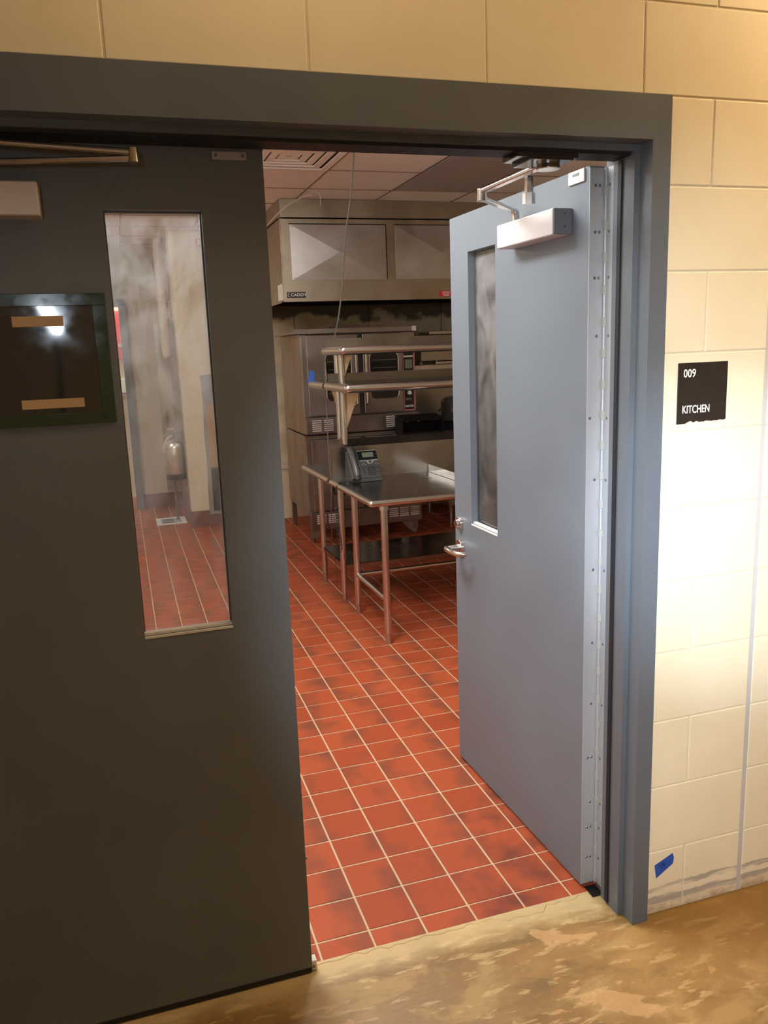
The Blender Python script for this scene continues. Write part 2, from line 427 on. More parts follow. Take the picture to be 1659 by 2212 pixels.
def text(name, s, size, loc, mat, parent, depth=0.03, rot=(math.pi / 2, 0, 0), sx=1.0, bold=0.0, align='LEFT', label=None):
    """lettering as a thin solid; loc is the lower left corner in world inches"""
    cu = bpy.data.curves.new(name, 'FONT'); cu.body = s; cu.size = size * U; cu.extrude = depth * U / 2; cu.offset = bold * U
    cu.align_x = align; cu.resolution_u = 3
    tmp = bpy.data.objects.new('tmp', cu); COL.objects.link(tmp)
    dg = bpy.context.evaluated_depsgraph_get(); me = bpy.data.meshes.new_from_object(tmp.evaluated_get(dg))
    COL.objects.unlink(tmp); bpy.data.objects.remove(tmp)
    me.materials.clear(); me.materials.append(M[mat]); me.name = name
    from mathutils import Euler
    m4 = Matrix.Translation(Vector(loc) * U) @ Euler(rot).to_matrix().to_4x4() @ Matrix.Diagonal((sx, 1, 1, 1))
    me.transform(m4)
    pm = wm(parent); me.transform(pm.inverted())
    o = bpy.data.objects.new(name, me); link(o, parent, pm)
    if label: o['label'] = label
    return o

# ================================================================== SETTING
# ---- corridor wall: blocks around the door opening
FX0, FX1, FTOP = -74.0, 2.0, 87.85            # outside of the steel frame
wall = MB()
wall.box(-150, FX0 + .6, 0.10, 6.1, 0, 120).box(FX1 - .6, 140, 0.10, 6.1, 0, 120).box(FX0 + .6, FX1 - .6, 0.10, 6.1, FTOP - .5, 120)
wall_front = build('wall_front', wall, 'mortar', smooth=0)
tag(wall_front, 'cream painted concrete block wall around the double doorway', 'wall', kind='structure')
JC = 15.37
blockmesh = {}
def block(x0, x1, z0, z1):
    wdt, hgt = round(x1 - x0, 2), round(z1 - z0, 2)
    c = ((x0 + x1) / 2, 0.0, (z0 + z1) / 2)
    k = (wdt, hgt)
    if k in blockmesh: return inst(blockmesh[k], 'block', c, wall_front)
    o = build('block', MB().box(x0, x1, 0.0, 0.5, z0, z1), 'block', wall_front, loc=c, bev=0.11, seg=3, smooth=0)
    blockmesh[k] = o; return o
def course(k, x_from, x_to, J):
    z0, z1 = 8 * k + 0.07, 8 * k + 7.93
    n0 = math.floor((x_from - J) / 16) - 1
    cuts = [x_from] + [J + 16 * n for n in range(n0, n0 + 20) if x_from + 1 < J + 16 * n < x_to - 1] + [x_to]
    for a, b_ in zip(cuts[:-1], cuts[1:]):
        block(a + (0.08 if a != x_from else 0), b_ - (0.08 if b_ != x_to else 0), z0, z1)
JA, JB = -0.63, 7.37                         # head joints of alternate courses
for k in range(15):
    J = JB if k % 2 == 0 else JA
    if k < 11:
        if k == 6 or k % 2 == 1:   # full block beside the frame
            course(k, FX1 - .3, JC - .3, JC) if k <= 9 else course(k, FX1 - .3, JC - .13, JC)
        else: course(k, FX1 - .3, JC - .3, J)
        course(k, JC + .3, 63, J)
    else: course(k, -94.6, 63, J)
build('control_joint', MB().box(JC - .34, JC + .34, 0.09, 0.3, 0, 88), 'caulk', wall_front, label='grey caulked control joint running up the block wall')

# ---- corridor shell
def slab(name, b6, mat, label, cat):
    return tag(build(name, MB().box(*b6), mat, smooth=0), label, cat, kind='structure')
hall_floor = slab('floor', (-150, 140, -135, 6.0, -4, -0.02), 'concrete', 'stripped tan and ochre bare floor with pale skim patches in the hallway', 'floor')
slab('wall_hall_back', (-150, 140, -136.5, -135, 0, 120), 'cream', 'plain cream hallway wall behind the viewer', 'wall')
slab('wall_hall_left', (-151.5, -150, -135, 0, 0, 120), 'cream', 'plain cream wall closing the left end of the hallway', 'wall')
slab('wall_hall_right', (140, 141.5, -135, 0, 0, 120), 'cream', 'plain cream wall closing the right end of the hallway', 'wall')
slab('ceiling', (-150, 140, -135, 6.0, 120, 122), 'ceil', 'hallway ceiling above the block wall', 'ceiling')

# ---- kitchen shell
KX0, KX1, KY0, KY1, KZ = -110.0, 112.0, 6.1, 246.0, 109.0
slab('wall_left', (KX0 - 1.5, KX0, KY0, 297, 0, KZ), 'cream', 'cream wall on the far left of the kitchen', 'wall')
slab('wall_right', (KX1, KX1 + 1.5, KY0, KY1, 0, KZ), 'cream', 'cream wall on the right side of the kitchen', 'wall')
# tile floor: grout bed, single tiles, far field
X0, Y0, T = -28.52, 8.82, 6.174
kf = build('floor_kitchen', MB().box(KX0, KX1, 6.0, 334, -4, 0.0), 'grout', smooth=0)
kf.name = 'floor_kitchen'; tag(kf, 'red quarry tile kitchen floor with pale grout lines', 'floor', kind='structure')
CX, CY, CZ = -49.817, -71.296, 65.757
def seen(x, y):
    d = y - CY; s = (x - CX) / d
    if y < 6: return False
    if 0.165 < s < 0.425 and y < 178 and not (x > -1.5 and y < 42): return True
    if -0.02 < s < 0.125 and 112 < y < 262: return True
    return False
tile0 = None; far = MB(); ntile = 0
hx = T / 2 - 0.13
for j in range(-1, 53):
    for i in range(-14, 24):
        xa, xb = X0 + i * T + .13, X0 + (i + 1) * T - .13
        ya, yb = Y0 + j * T + .13, Y0 + (j + 1) * T - .13
        if j == -1: ya = 6.05
        if xa < KX0 or xb > KX1 or yb > 334: continue
        if ya > 245 and xb > -28.5: continue
        cx, cy = (xa + xb) / 2, (ya + yb) / 2
        if seen(cx, cy) and ntile < 298:
            ntile += 1
            if j == -1:
                if 'cut' not in blockmesh:
                    blockmesh['cut'] = build('tile', MB().box(xa, xb, ya, yb, 0, .07), 'tile', kf, loc=(cx, cy, 0), bev=0.05, seg=1, smooth=0)
                else: inst(blockmesh['cut'], 'tile', (cx, cy, 0), kf)
            elif tile0 is None:
                tile0 = build('tile', MB().box(xa, xb, ya, yb, 0, .07), 'tile', kf, loc=(cx, cy, 0), bev=0.05, seg=1, smooth=0)
            else:
                a = random.choice((0, 0, 0, math.pi))
                inst(tile0, 'tile', None, kf, Matrix.Translation(Vector((cx, cy, random.uniform(-.012, .012))) * U) @ Matrix.Rotation(a, 4, 'Z'))
        else: far.box(xa, xb, ya, yb, 0, .07)
build('tile_field', far, 'tile_far', kf, smooth=0, kind='stuff', label='remaining quarry tiles of the kitchen floor')
# ragged lip of patching compound where the bare floor meets the tiles
lip = MB(); random.seed(3)
xs = [-36.2 + i * 0.9 for i in range(41)]
pts = [(x, 6.0 - random.uniform(0.15, 0.75) - (0.7 if -14 < x < -8 else 0)) for x in xs]
for (xa, ya), (xb, yb) in zip(pts[:-1], pts[1:]):
    lip.add([(xa, ya, -.02), (xb, yb, -.02), (xb, 6.02, -.02), (xa, 6.02, -.02), (xa, ya + .1, .05), (xb, yb + .1, .05), (xb, 6.02, .07), (xa, 6.02, .07)],
            [(4, 5, 6, 7), (0, 1, 5, 4), (0, 4, 7, 3), (1, 2, 6, 5), (2, 3, 7, 6)])
build('patching_lip', lip, 'concrete', hall_floor, smooth=0, label='ragged cream lip of patching compound along the tile edge')

# back wall of the kitchen: sheet panels, pier, alcove
bw = build('wall_back', MB().box(-28.3, KX1, 246, 250, 0, KZ).box(-28.3, -24.3, 250, 297, 0, KZ), 'cream', smooth=0)
tag(bw, 'cream back wall of the kitchen ending in a pier beside the alcove', 'wall', kind='structure')
for a, b_ in ((0, 15.6), (15.9, 45.4), (45.7, 76), (76.3, 108)):
    build('wall_panel', MB().box(a, b_, 245.3, 245.95, 20, 106), 'backwall' if False else 'steel_side', bw, smooth=0).data.materials[0] = (M.get('bwmat') or M.setdefault('bwmat', mat_backwall()))
al = build('wall_alcove', MB().box(-45.2, -24.3, 297, 300, 0, KZ).box(KX0, -45.2, 297, 300, 86.5, KZ).box(KX0, -88, 297, 300, 0, 86.5), 'alcove', smooth=0)
tag(al, 'beige rear wall of the alcove seen through the left door window', 'wall', kind='structure')
build('steel_sheet', MB().box(-34.3, -28.4, 296.7, 296.98, 7, 78.4), 'steel_h', al, smooth=0)
build('steel_sheet', MB().box(-28.6, -28.32, 250, 296.7, 7, 78.4), 'steel_h', bw, smooth=0)
b0 = MB().box(-28.7, -28.32, 246, 297, 0, 6.2).box(-28.7, -8, 245.6, 245.98, 0, 6.2)
tag(build('baseboard_back', b0, 'base_tile', bev=.1), 'dark red tile base around the foot of the pier', 'baseboard', kind='structure')
tag(build('baseboard_alcove', MB().box(-46.0, -28.8, 296.5, 296.95, 0, 6.2), 'base_tile', bev=.1), 'dark red tile base along the alcove wall', 'baseboard', kind='structure')
tag(build('trim_2', MB().box(-47.7, -44.8, 294.5, 301, 0, 89).box(-90, -44.8, 294.5, 301, 86, 89), 'frame', bev=.1), 'blue-grey steel frame of the far opening beyond the alcove', 'door frame', kind='structure')
slab('wall_far_room', (KX0, -20, 334, 336, 0, KZ), 'cream', 'cream wall of the room beyond the far opening', 'wall')
slab('ceiling_far_room', (KX0, -20, 300, 334, KZ, KZ + 1), 'ceil', 'ceiling of the room beyond the far opening', 'ceiling')
slab('wall_far_side', (-22, -20, 300, 334, 0, KZ), 'cream', 'cream side wall of the room beyond the far opening', 'wall')
slab('wall_far_left', (KX0 - 1.5, KX0, 297, 334, 0, KZ), 'cream', 'cream left wall of the room beyond the far opening', 'wall')

# torn-out recess in the pier face: plaster edge, plywood, black slab painting the shade of a hole
rc = MB()
random.seed(5)
prof = [(-21.4, 4.6), (-21.5, 14), (-21.0, 24), (-21.3, 36), (-20.9, 47), (-21.1, 57.6), (-14.6, 58), (-14.2, 40), (-14.4, 4.6)]
rc.prism(prof, 'y', 245.2, 245.95)
pr = build('torn_wall_patch', rc, 'plaster', bw, smooth=0, label='ragged patch of torn grey plaster on the pier')
build('plywood_board', MB().box(-20.0, -15.2, 244.9, 245.2, 23, 47), 'plywood', pr, smooth=0)
build('hole_shade', MB().box(-19.8, -15.4, 244.95, 245.2, 6, 22.4), 'soot', pr, smooth=0, label='black slab painted as the dark of a hole in the torn wall')

# ---- kitchen ceiling: grid, panels, lights, diffuser
kc = build('ceiling_kitchen', MB().box(KX0, KX1, KY0, 300, KZ + .5, KZ + 2), 'vent_dark', smooth=0)
tag(kc, 'suspended kitchen ceiling of square panels in a metal grid', 'ceiling', kind='structure')
GX = [4.1 + 24.5 * n for n in range(-5, 6)]; GX = [x for x in GX if KX0 < x < KX1]
GY = [137.5 + 24 * n for n in range(-6, 7)]; GY = [y for y in GY if KY0 < y < 300]
grid = MB()
for x in GX: grid.box(x - .2, x + .2, KY0, 299, KZ - .12, KZ + .25)
for y in GY: grid.box(KX0, KX1, y - .2, y + .2, KZ - .1, KZ + .24)
build('ceiling_grid', grid, 'tbar', kc, smooth=0)
lit = {(-57, 17.5): 2, (-93.9, 185.5): 1, (77.6, 209.5): 1, (-20.4, 65.5): 1}  # last entry is an added fill for the ceiling, kept out of view
litcells = set()
for (x, y), n in lit.items():
    for k in range(n): litcells.add((round(x), round(y + 24 * k)))
dark = {(29, 90), (29, 114), (29, 138)}
xe = [KX0] + GX + [KX1]; ye = [KY0] + GY + [299]
pan = {}
DIFF = None
for xa, xb in zip(xe[:-1], xe[1:]):
    for ya, yb in zip(ye[:-1], ye[1:]):
        key = (round(xa), round(ya))
        if key in litcells: continue
        if key == (round(4.1 - 24.5), 114): DIFF = (xa, xb, ya, yb); continue
        if key in dark: continue
        sz = (round(xb - xa, 1), round(yb - ya, 1)); c = ((xa + xb) / 2, (ya + yb) / 2, KZ)
        if sz in pan: inst(pan[sz], 'ceiling_panel', c, kc)
        else: pan[sz] = build('ceiling_panel', MB().box(xa + .12, xb - .12, ya + .12, yb - .12, KZ + .02, KZ + .45), 'ceil', kc, loc=c, smooth=0)
def troffer(x, y, n, label, lens):
    e = empty('ceiling_light', (x + 12.2, y + 12 * n, KZ), label, 'ceiling light')
    build('housing', MB().box(x + .4, x + 24.1, y + .4, y + 24 * n - .4, KZ + .2, KZ + .48), 'white', e, smooth=0)
    build('lens', MB().prism([(x + 3.5, KZ + .1), (x + 21, KZ + .1), (x + 19.5, KZ - 2.6), (x + 16, KZ - 3.2), (x + 8.5, KZ - 3.2), (x + 5, KZ - 2.6)], 'y', y + 1, y + 24 * n - 1), lens, e, smooth=0)
for (x, y), lab in zip(lit, ('lit ceiling light just inside the kitchen doorway', 'lit ceiling light along the left side of the kitchen', 'lit ceiling light in the far right corner of the kitchen', 'unseen fill light added above the aisle to brighten the kitchen ceiling')):
    troffer(x, y, lit[(x, y)], lab, 'door_lens' if y < 20 else 'lens')
e = empty('ceiling_light', (29 + 12, 126, KZ), 'unlit dull grey ceiling light lens beside the hanging cable', 'ceiling light')
build('housing', MB().box(29, 52.7, 89.9, 161.1, KZ + .2, KZ + .48), 'white', e, smooth=0)
build('lens', MB().box(29.1, 52.6, 90.1, 161.0, KZ - .2, KZ + .18), 'ceil_dark', e, smooth=0)
# square supply diffuser
if DIFF:
    xa, xb, ya, yb = DIFF; cx, cy = (xa + xb) / 2 + 1, (ya + yb) / 2
    e = empty('ceiling_vent', (cx, cy, KZ), 'square louvred air diffuser in the ceiling beside the left door edge', 'vent')
    build('backing', MB().box(xa + .4, xb - .4, ya + .4, yb - .4, KZ + .3, KZ + .45), 'vent_dark', e, smooth=0)
    for k, h in enumerate((11.8, 9.2, 6.9, 4.6, 2.4)):
        r_ = MB(); t_ = 1.7
        z0 = KZ - .35 + .1 * k
        for (x0, x1, y0, y1) in ((-h, h, -h, -h + t_), (-h, h, h - t_, h), (-h, -h + t_, -h + t_, h - t_), (h - t_, h, -h + t_, h - t_)):
            r_.box((xa + xb) / 2 + x0, (xa + xb) / 2 + x1, cy + y0, cy + y1, z0, z0 + .25)
        build('louvre_ring', r_, 'ceil', e, smooth=0)

# ================================================================== DOOR FRAME
fr = MB()
# jamb and head profile: face, rabbet, stop, rabbet
def jamb(sign, x):          # x = opening face; sign +1 material towards +x
    P = [(x, -.8), (x + 2 * sign, -.8), (x + 2 * sign, 7.0), (x, 7.0), (x, 4.75), (x - .62 * sign, 4.75), (x - .62 * sign, 1.2), (x, 1.2)]
    fr.prism(P if sign > 0 else P[::-1], 'z', 0, FTOP)
jamb(1, 0.0); jamb(-1, -72.0)
HZ = 83.9
fr.box(-72.0, 0.0, -.8, 7.0, HZ, FTOP).box(-71.38, -.62, 1.2, 4.75, HZ - .62, HZ)
frame = build('trim_1', fr, 'frame', smooth=0)
tag(frame, 'grey painted steel frame around the double doors', 'door frame', kind='structure')
# dark soffit seal strip under the head stop
build('seal_strip', MB().box(-71.2, -.8, 1.6, 4.4, HZ - .92, HZ - .62), 'gasket', frame, smooth=0, label='dark rubber seal strip under the frame head')
build('seal_strip', MB().box(-.82, -.64, 3.1, 3.7, 0.3, HZ - 1.0), 'gasket', frame, smooth=0)
build('floor_rust', MB().box(-1.6, -.1, 4.9, 6.9, 0.0, .12), 'soot', frame, bev=.05, label='dirty mortar lump at the foot of the frame')

# ================================================================== LEFT LEAF (closed)
LX0, LX1, LY = -71.85, -36.05, 4.78
def leaf_with_window(o_name, xf, w_, win, z0, z1, t0, t1, parent, mat):
    """door slab as a ring of four boxes around the window"""
    a, b_, c, d = win
    m = MB(xf)
    # one continuous slab with a hole
    vs, fs = [], []
    for t in (t0, t1):
        vs += [(0, t, z0), (w_, t, z0), (w_, t, z1), (0, t, z1), (a, t, c), (b_, t, c), (b_, t, d), (a, t, d)]
    for o in (0, 8):
        fs += [(o + 0, o + 1, o + 5, o + 4), (o + 1, o + 2, o + 6, o + 5), (o + 2, o + 3, o + 7, o + 6), (o + 3, o + 0, o + 4, o + 7)]
    for i in range(4):
        j = (i + 1) % 4; fs += [(i, j, 8 + j, 8 + i), (4 + i, 4 + j, 12 + j, 12 + i)]
    m.add(vs, fs)
    return build(o_name, m, mat, parent, bev=0.05, smooth=0)
d1 = empty('door_1', ((LX0 + LX1) / 2, LY + .9, 0), 'closed left leaf of the grey double door with a narrow window', 'door', kind='structure')
xfL = Matrix(((1, 0, 0, LX0), (0, 1, 0, LY), (0, 0, 1, 0), (0, 0, 0, 1)))
leaf_with_window('leaf', xfL, LX1 - LX0, (-49.85 - LX0, -41.7 - LX0, 40.0, 77.9), 0.55, 83.1, 0, 1.75, d1, 'door')
def window_kit(d, xf, a, b_, c, dd, glass, t=1.75):
    lk = MB(xf)
    for (x0, x1, z0, z1) in ((a, b_, c, c + .12), (a, b_, dd - .12, dd), (a, a + .12, c + .12, dd - .12), (b_ - .12, b_, c + .12, dd - .12)):
        lk.box(x0, x1, .86, 1.02, z0, z1); lk.box(x0, x1, 1.12, 1.5, z0, z1)
    k = build('window_trim', lk, 'frame', d, smooth=0)
    build('window_sill_bead', MB(xf).box(a, b_, -.06, .1, c - .2, c + .05), 'white', d, bev=.04, smooth=0, label='metal bead along the window bottom, whitened for the light it catches')  # white colour paints the light caught by the metal bead
    build('window_sill_bead', MB(xf).box(a, b_, .3, .85, c + .02, c + .3), 'white', d, bev=.03, smooth=0, label='metal bead along the window bottom, whitened for the light it catches')
    g = build('window_glass', MB(xf).box(a + .02, b_ - .02, 1.03, 1.11, c + .02, dd - .02), glass, d, smooth=0)
    return g
window_kit(d1, xfL, -49.85 - LX0, -41.7 - LX0, 40.0, 77.9, 'glass')
# strike keeper, flush bolt, screw, bottom clip on the leaf
sp = build('strike_plate', MB().box(-40.5, -37.5, LY - .25, LY, 82.05, 82.75), 'alu', d1, bev=.06, label='small aluminium plate on the top edge of the left leaf')
for x in (-40.15, -37.85): build('screw', MB().cyl((x, LY - .3, 82.4), (x, LY - .2, 82.4), .14, n=12), 'screw', sp)
build('edge_bolt', MB().cyl((LX1 - .02, LY + .8, 13.2), (LX1 + .28, LY + .8, 13.2), .22, .16, n=12), 'screw', d1)
bc = build('bottom_clip', MB().box(LX1 - .05, LX1 + .55, LY + .1, LY + 1.1, .1, 1.25), 'white', d1, bev=.08, label='small white clip at the lower corner of the left leaf')
build('screw', MB().cyl((LX1 + .2, LY + .12, .6), (LX1 + .2, LY + .02, .6), .16, n=10), 'screw', bc)
build('door_sweep', MB().box(LX0 + .2, LX1 - .1, LY - .12, LY - .01, .12, .62), 'gasket', d1, smooth=0, label='dark rubber sweep under the left leaf')
# closer on the left leaf
cb = build('door_closer', MB().box(-67.2, -54.6, LY - 2.35, LY, 76.95, 79.6), 'closer', d1, bev=.16, seg=3, label='silver door closer body on the left leaf')
build('closer_arm', MB().tube([(-61.5, 3.2, 79.6), (-61.5, 3.2, 80.9), (-56, 2.4, 81.0), (-47.2, 1.4, 81.25)], [.3, .3, .24, .26], 10), 'satin', cb)
build('closer_arm', MB().tube([(-47.2, 1.4, 81.75), (-57, 2.0, 82.3), (-66, 2.6, 82.5)], [.26, .24, .3], 10), 'satin', cb)
build('closer_elbow', MB().cyl((-47.1, 1.4, 80.95), (-47.1, 1.4, 82.05), .46, .40, n=18), 'satin', cb)
build('closer_shoe', MB().box(-70, -63, 1.5, 4.6, 82.5, 83.0), 'satin', cb, bev=.1)

# dark glass notice panel stuck on the left leaf
npn = empty('notice_panel', (-56.4, LY, 65.6), 'dark reflective glass panel with green edges fixed on the left door leaf', 'glass panel')
build('glass_sheet', MB().box(-61.4, -51.5, LY - .26, LY - .0, 61.1, 70.1), 'notice', npn, bev=.02, smooth=0)
for x0, x1, z0, z1 in ((-62.3, -50.4, 70.1, 71.1), (-62.3, -50.4, 60.1, 61.1), (-51.5, -50.4, 61.1, 70.1), (-62.3, -61.4, 61.1, 70.1)):
    build('glass_border', MB().box(x0, x1, LY - .27, LY, z0, z1), 'notice_edge', npn, bev=.03, smooth=0)
rt = Matrix.Translation((0, 0, 0))
def strip(x0, x1, zc, hh, tilt):
    m = MB(Matrix.Translation(((x0 + x1) / 2, LY - .28, zc)) @ Matrix.Rotation(tilt, 4, 'Y'))
    m.box(-(x1 - x0) / 2, (x1 - x0) / 2, -.02, 0.0, -hh / 2, hh / 2); return m
build('tape_strip', strip(-57.9, -53.9, 68.85, .85, 0.0), 'tape_tan', npn, smooth=0, label='upper strip of tan tape on the dark panel')
build('tape_strip', strip(-57.9, -52.9, 61.98, .78, 0.0), 'tape_tan', npn, smooth=0, label='lower strip of tan tape on the dark panel')
build('mounting_hole', MB().cyl((-51.3, LY - .3, 60.75), (-51.3, LY - .25, 60.75), .22, n=14), 'black', npn)

# ================================================================== RIGHT LEAF (open)
HP = Vector((-2.05, 6.95, 0)); dv = Vector((-1.0, 35.3, 0)).normalized(); tv = Vector((dv.y, -dv.x, 0))
xfR = Matrix(((dv.x, tv.x, 0, HP.x), (dv.y, tv.y, 0, HP.y), (0, 0, 1, 0), (0, 0, 0, 1)))
WR = 35.3
def R3(s, t, z): return tuple(xfR @ Vector((s, t, z)))
d2 = empty('door_2', (-2.4, 24.5, 0), 'open right leaf of the grey double door with lever handle', 'door', kind='structure')
leaf_with_window('leaf', xfR, WR, (21.3, 29.5, 39.9, 78.0), 0.45, 83.1, 0, 1.75, d2, 'door')
window_kit(d2, xfR, 21.3, 29.5, 39.9, 78.0, 'glass_r')
build('paper_note', MB(xfR).box(21.6, 25.2, 1.12, 1.15, 43.6, 45.4), 'white', d2, smooth=0, label='small blank paper taped behind the right window')
build('edge_band', MB(xfR).box(-.07, .0, .05, 1.70, .6, 83.0), 'door', d2, smooth=0)
pl = build('keeper_plate', MB(xfR).box(.7, 3.7, -.22, 0, 81.75, 83.05), 'white', d2, bev=.05, label='white keeper plate at the top corner of the right leaf')
build('slot', MB(xfR).box(1.6, 2.8, -.26, -.2, 82.5, 82.75), 'screw', pl, smooth=0)
# deadbolt
db = build('deadbolt', MB().cyl(R3(33.4, 0, 39.3), R3(33.4, -.45, 39.3), .95, .88, n=28), 'satin', d2, bev=.05, label='round keyed deadbolt above the lever')
build('key_cylinder', MB().cyl(R3(33.4, -.45, 39.3), R3(33.4, -.85, 39.3), .66, .58, n=24), 'satin', db, bev=.05)
build('keyhole', MB(xfR).box(33.36, 33.44, -.9, -.84, 39.05, 39.5), 'black', db, smooth=0)
# lever
lv = build('handle', MB().cyl(R3(33.3, 0, 35.6), R3(33.3, -.5, 35.6), 1.25, 1.15, n=32), 'satin', d2, bev=.06, label='satin lever handle on a round rose')
build('spindle', MB().cyl(R3(33.3, -.5, 35.6), R3(33.3, -2.3, 35.6), .48, .40, n=20), 'satin', lv)
build('lever', MB().tube([R3(33.6, -2.3, 35.6), R3(33.1, -2.45, 35.55), R3(31.5, -2.45, 35.5), R3(30, -2.3, 35.5), R3(29.3, -1.7, 35.5), R3(29.2, -1.2, 35.5)], [.42, .46, .42, .38, .36, .34], 12), 'satin', lv)
# closer on the right leaf
cb = build('door_closer', MB(xfR).box(3.3, 16.2, -2.35, 0, 76.75, 79.5), 'closer', d2, bev=.18, seg=3, label='silver door closer body on the open leaf')
ec = build('end_cap', MB(xfR).box(3.08, 3.34, -2.32, 0, 76.78, 79.47), 'closer_cap', cb, bev=.12)
for z in (77.6, 78.9): build('screw', MB(xfR).cyl((3.10, -.95, z), (3.04, -.95, z), .09, n=10), 'black', cb)
SH = R3(13.6, -1.2, 79.5)
build('closer_shaft', MB().cyl(SH, (SH[0], SH[1], 80.9), .55, .42, n=20), 'satin', cb)
EL = Vector((-10.4, 15.0, 81.6)); BR = Vector((-8.9, 3.1, 82.35))
def flatarm(a, b_, w0, w1, h):
    a, b_ = Vector(a), Vector(b_); d = (b_ - a); d2_ = Vector((d.x, d.y, 0)).normalized(); n = Vector((-d2_.y, d2_.x, 0))
    m = MB(); vs = []
    for p, w_ in ((a, w0), (b_, w1)):
        for sx, sz in ((-1, -1), (1, -1), (1, 1), (-1, 1)): vs.append(p + n * w_ * sx / 2 + Vector((0, 0, h * sz / 2)))
    m.add(vs, [(0, 1, 2, 3), (7, 6, 5, 4), (0, 4, 5, 1), (1, 5, 6, 2), (2, 6, 7, 3), (3, 7, 4, 0)]); return m
build('closer_arm', flatarm((SH[0], SH[1], 80.75), (EL.x, EL.y, 81.15), .95, .8, .42), 'satin', cb, bev=.12, seg=3)
build('closer_arm', flatarm((EL.x, EL.y, 81.85), BR, .8, 1.0, .42), 'satin', cb, bev=.12, seg=3)
build('closer_elbow', MB().cyl((EL.x, EL.y, 80.85), (EL.x, EL.y, 82.15), .58, .52, n=22), 'satin', cb, bev=.06)
build('closer_pivot', MB().cyl((BR.x, BR.y, 81.75), (BR.x, BR.y, 82.75), 1.15, 1.0, n=28), 'satin', cb, bev=.08)
build('adjusting_nut', MB().cyl((-8.2, 8.4, 80.2), (-8.2, 8.4, 82.2), .52, .44, n=8).cyl((-8.2, 8.4, 79.5), (-8.2, 8.4, 80.6), .64, .64, n=6), 'satin', cb)
bk = build('closer_bracket', MB().box(-13.0, -6.6, 1.4, 4.6, 82.5, 83.0).box(-11.8, -7.4, .9, 5.0, 82.2, 82.6), 'blackgloss', frame, bev=.08, label='black soffit plate holding the closer arm')
# continuous gear hinge: two aluminium leaves, bearings, screws
hg = build('continuous_hinge', MB(xfR).box(-.12, -.02, .0, 1.72, 0.6, 82.9), 'alu', d2, smooth=0, label='full-height aluminium continuous hinge')
build('hinge_wing', MB().box(-.13, -.01, 4.85, 6.95, 0.6, 82.9), 'alu', hg, smooth=0)
KX, KY = -.22, 6.72
build('hinge_knuckle', MB().cyl((KX, KY, .6), (KX, KY, 82.9), .16, n=14), 'alu', hg)
z = 80.6; k0 = None; n = 0
while z > 1.5:
    o = build('hinge_bearing', MB().box(KX - .28, KX + .28, KY - .24, KY + .05, z - .46, z + .46), 'bearing', hg, loc=(KX, KY, z), bev=.04) if k0 is None else inst(k0, 'hinge_bearing', (KX, KY, z), hg)
    k0 = k0 or o; n += 1
    z -= 3.29
s0 = s1 = None
for i, z in enumerate((81.2, 76.6, 72.0, 66.0, 57.3, 50.5, 40.2, 31.5, 24.0, 17.2, 11.4, 8.1, 4.1)):
    two = i in (0, 1, 2, 9, 11, 12)
    for tq in ((.85, 1.35) if two else ((1.2,) if i != 4 else (.5,))):
        c = R3(-.12, tq - .15, z)
        if s0 is None: s0 = build('screw', MB().cyl(c, (c[0], c[1] - .05, c[2]), .17, .12, n=12), 'screw', hg, loc=c)
        else: inst(s0, 'screw', c, hg)
    for yy in ((5.35, 6.15) if two else (6.0,)):
        c = (-.13, yy, z)
        if s1 is None: s1 = build('screw', MB().cyl(c, (c[0] - .05, c[1], c[2]), .17, .12, n=12), 'screw', hg, loc=c)
        else: inst(s1, 'screw', c, hg)

# ================================================================== WALL SIGN + TAPE
sg = empty('room_sign', (7.2, -.06, 60), 'dark brown room sign reading 009 KITCHEN on the block wall', 'sign')
random.seed(11)
top = [(4.2, 57.0), (4.2, 63.0), (10.2, 63.0), (10.2, 57.05)]
rag = [(10.2 - i * .25, 57.05 - .12 + random.uniform(-.03, .12)) for i in range(1, 19)]
rag += [(5.35, 56.92), (5.2, 56.82)]
build('plaque', MB().prism(([(4.2, 56.8), (4.2, 63.0), (10.2, 63.0), (10.2, 57.05)] + rag), 'y', -.16, -.02), 'signbrown', sg, smooth=0)
text('lettering', '009', 1.18, (4.78, -.165, 61.55), 'cream_text', sg, sx=.86, bold=.012, label='the number 009 in cream figures')
text('lettering', 'KITCHEN', 1.12, (4.75, -.165, 57.9), 'cream_text', sg, sx=.72, bold=.014, label='the word KITCHEN in cream capitals')
mb = MB()
mb.add([(3.35, -.03, 6.25), (3.62, -.03, 4.55), (5.85, -.03, 5.95), (5.95, -.03, 6.7), (5.75, -.03, 7.3), (3.35, -.0, 6.25), (3.62, -.0, 4.55), (5.85, -.0, 5.95), (5.95, -.0, 6.7), (5.75, -.0, 7.3)],
       [(0, 1, 2, 3, 4), (9, 8, 7, 6, 5), (0, 5, 6, 1), (1, 6, 7, 2), (2, 7, 8, 3), (3, 8, 9, 4), (4, 9, 5, 0)])
tp = empty('masking_tape', (4.6, 0, 5.9), 'blue masking tape stuck low on the block wall near the frame', 'tape')
build('tape_piece', mb, 'tape_blue', tp, smooth=0)
text('handwriting', '19', 1.0, (4.2, -.045, 5.5), 'ink', tp, depth=.01, rot=(math.pi / 2, -.5, 0), sx=.8)

# ================================================================== WORKTABLES with overshelf (axis turned 1.2 degrees)
A = math.radians(1.2)
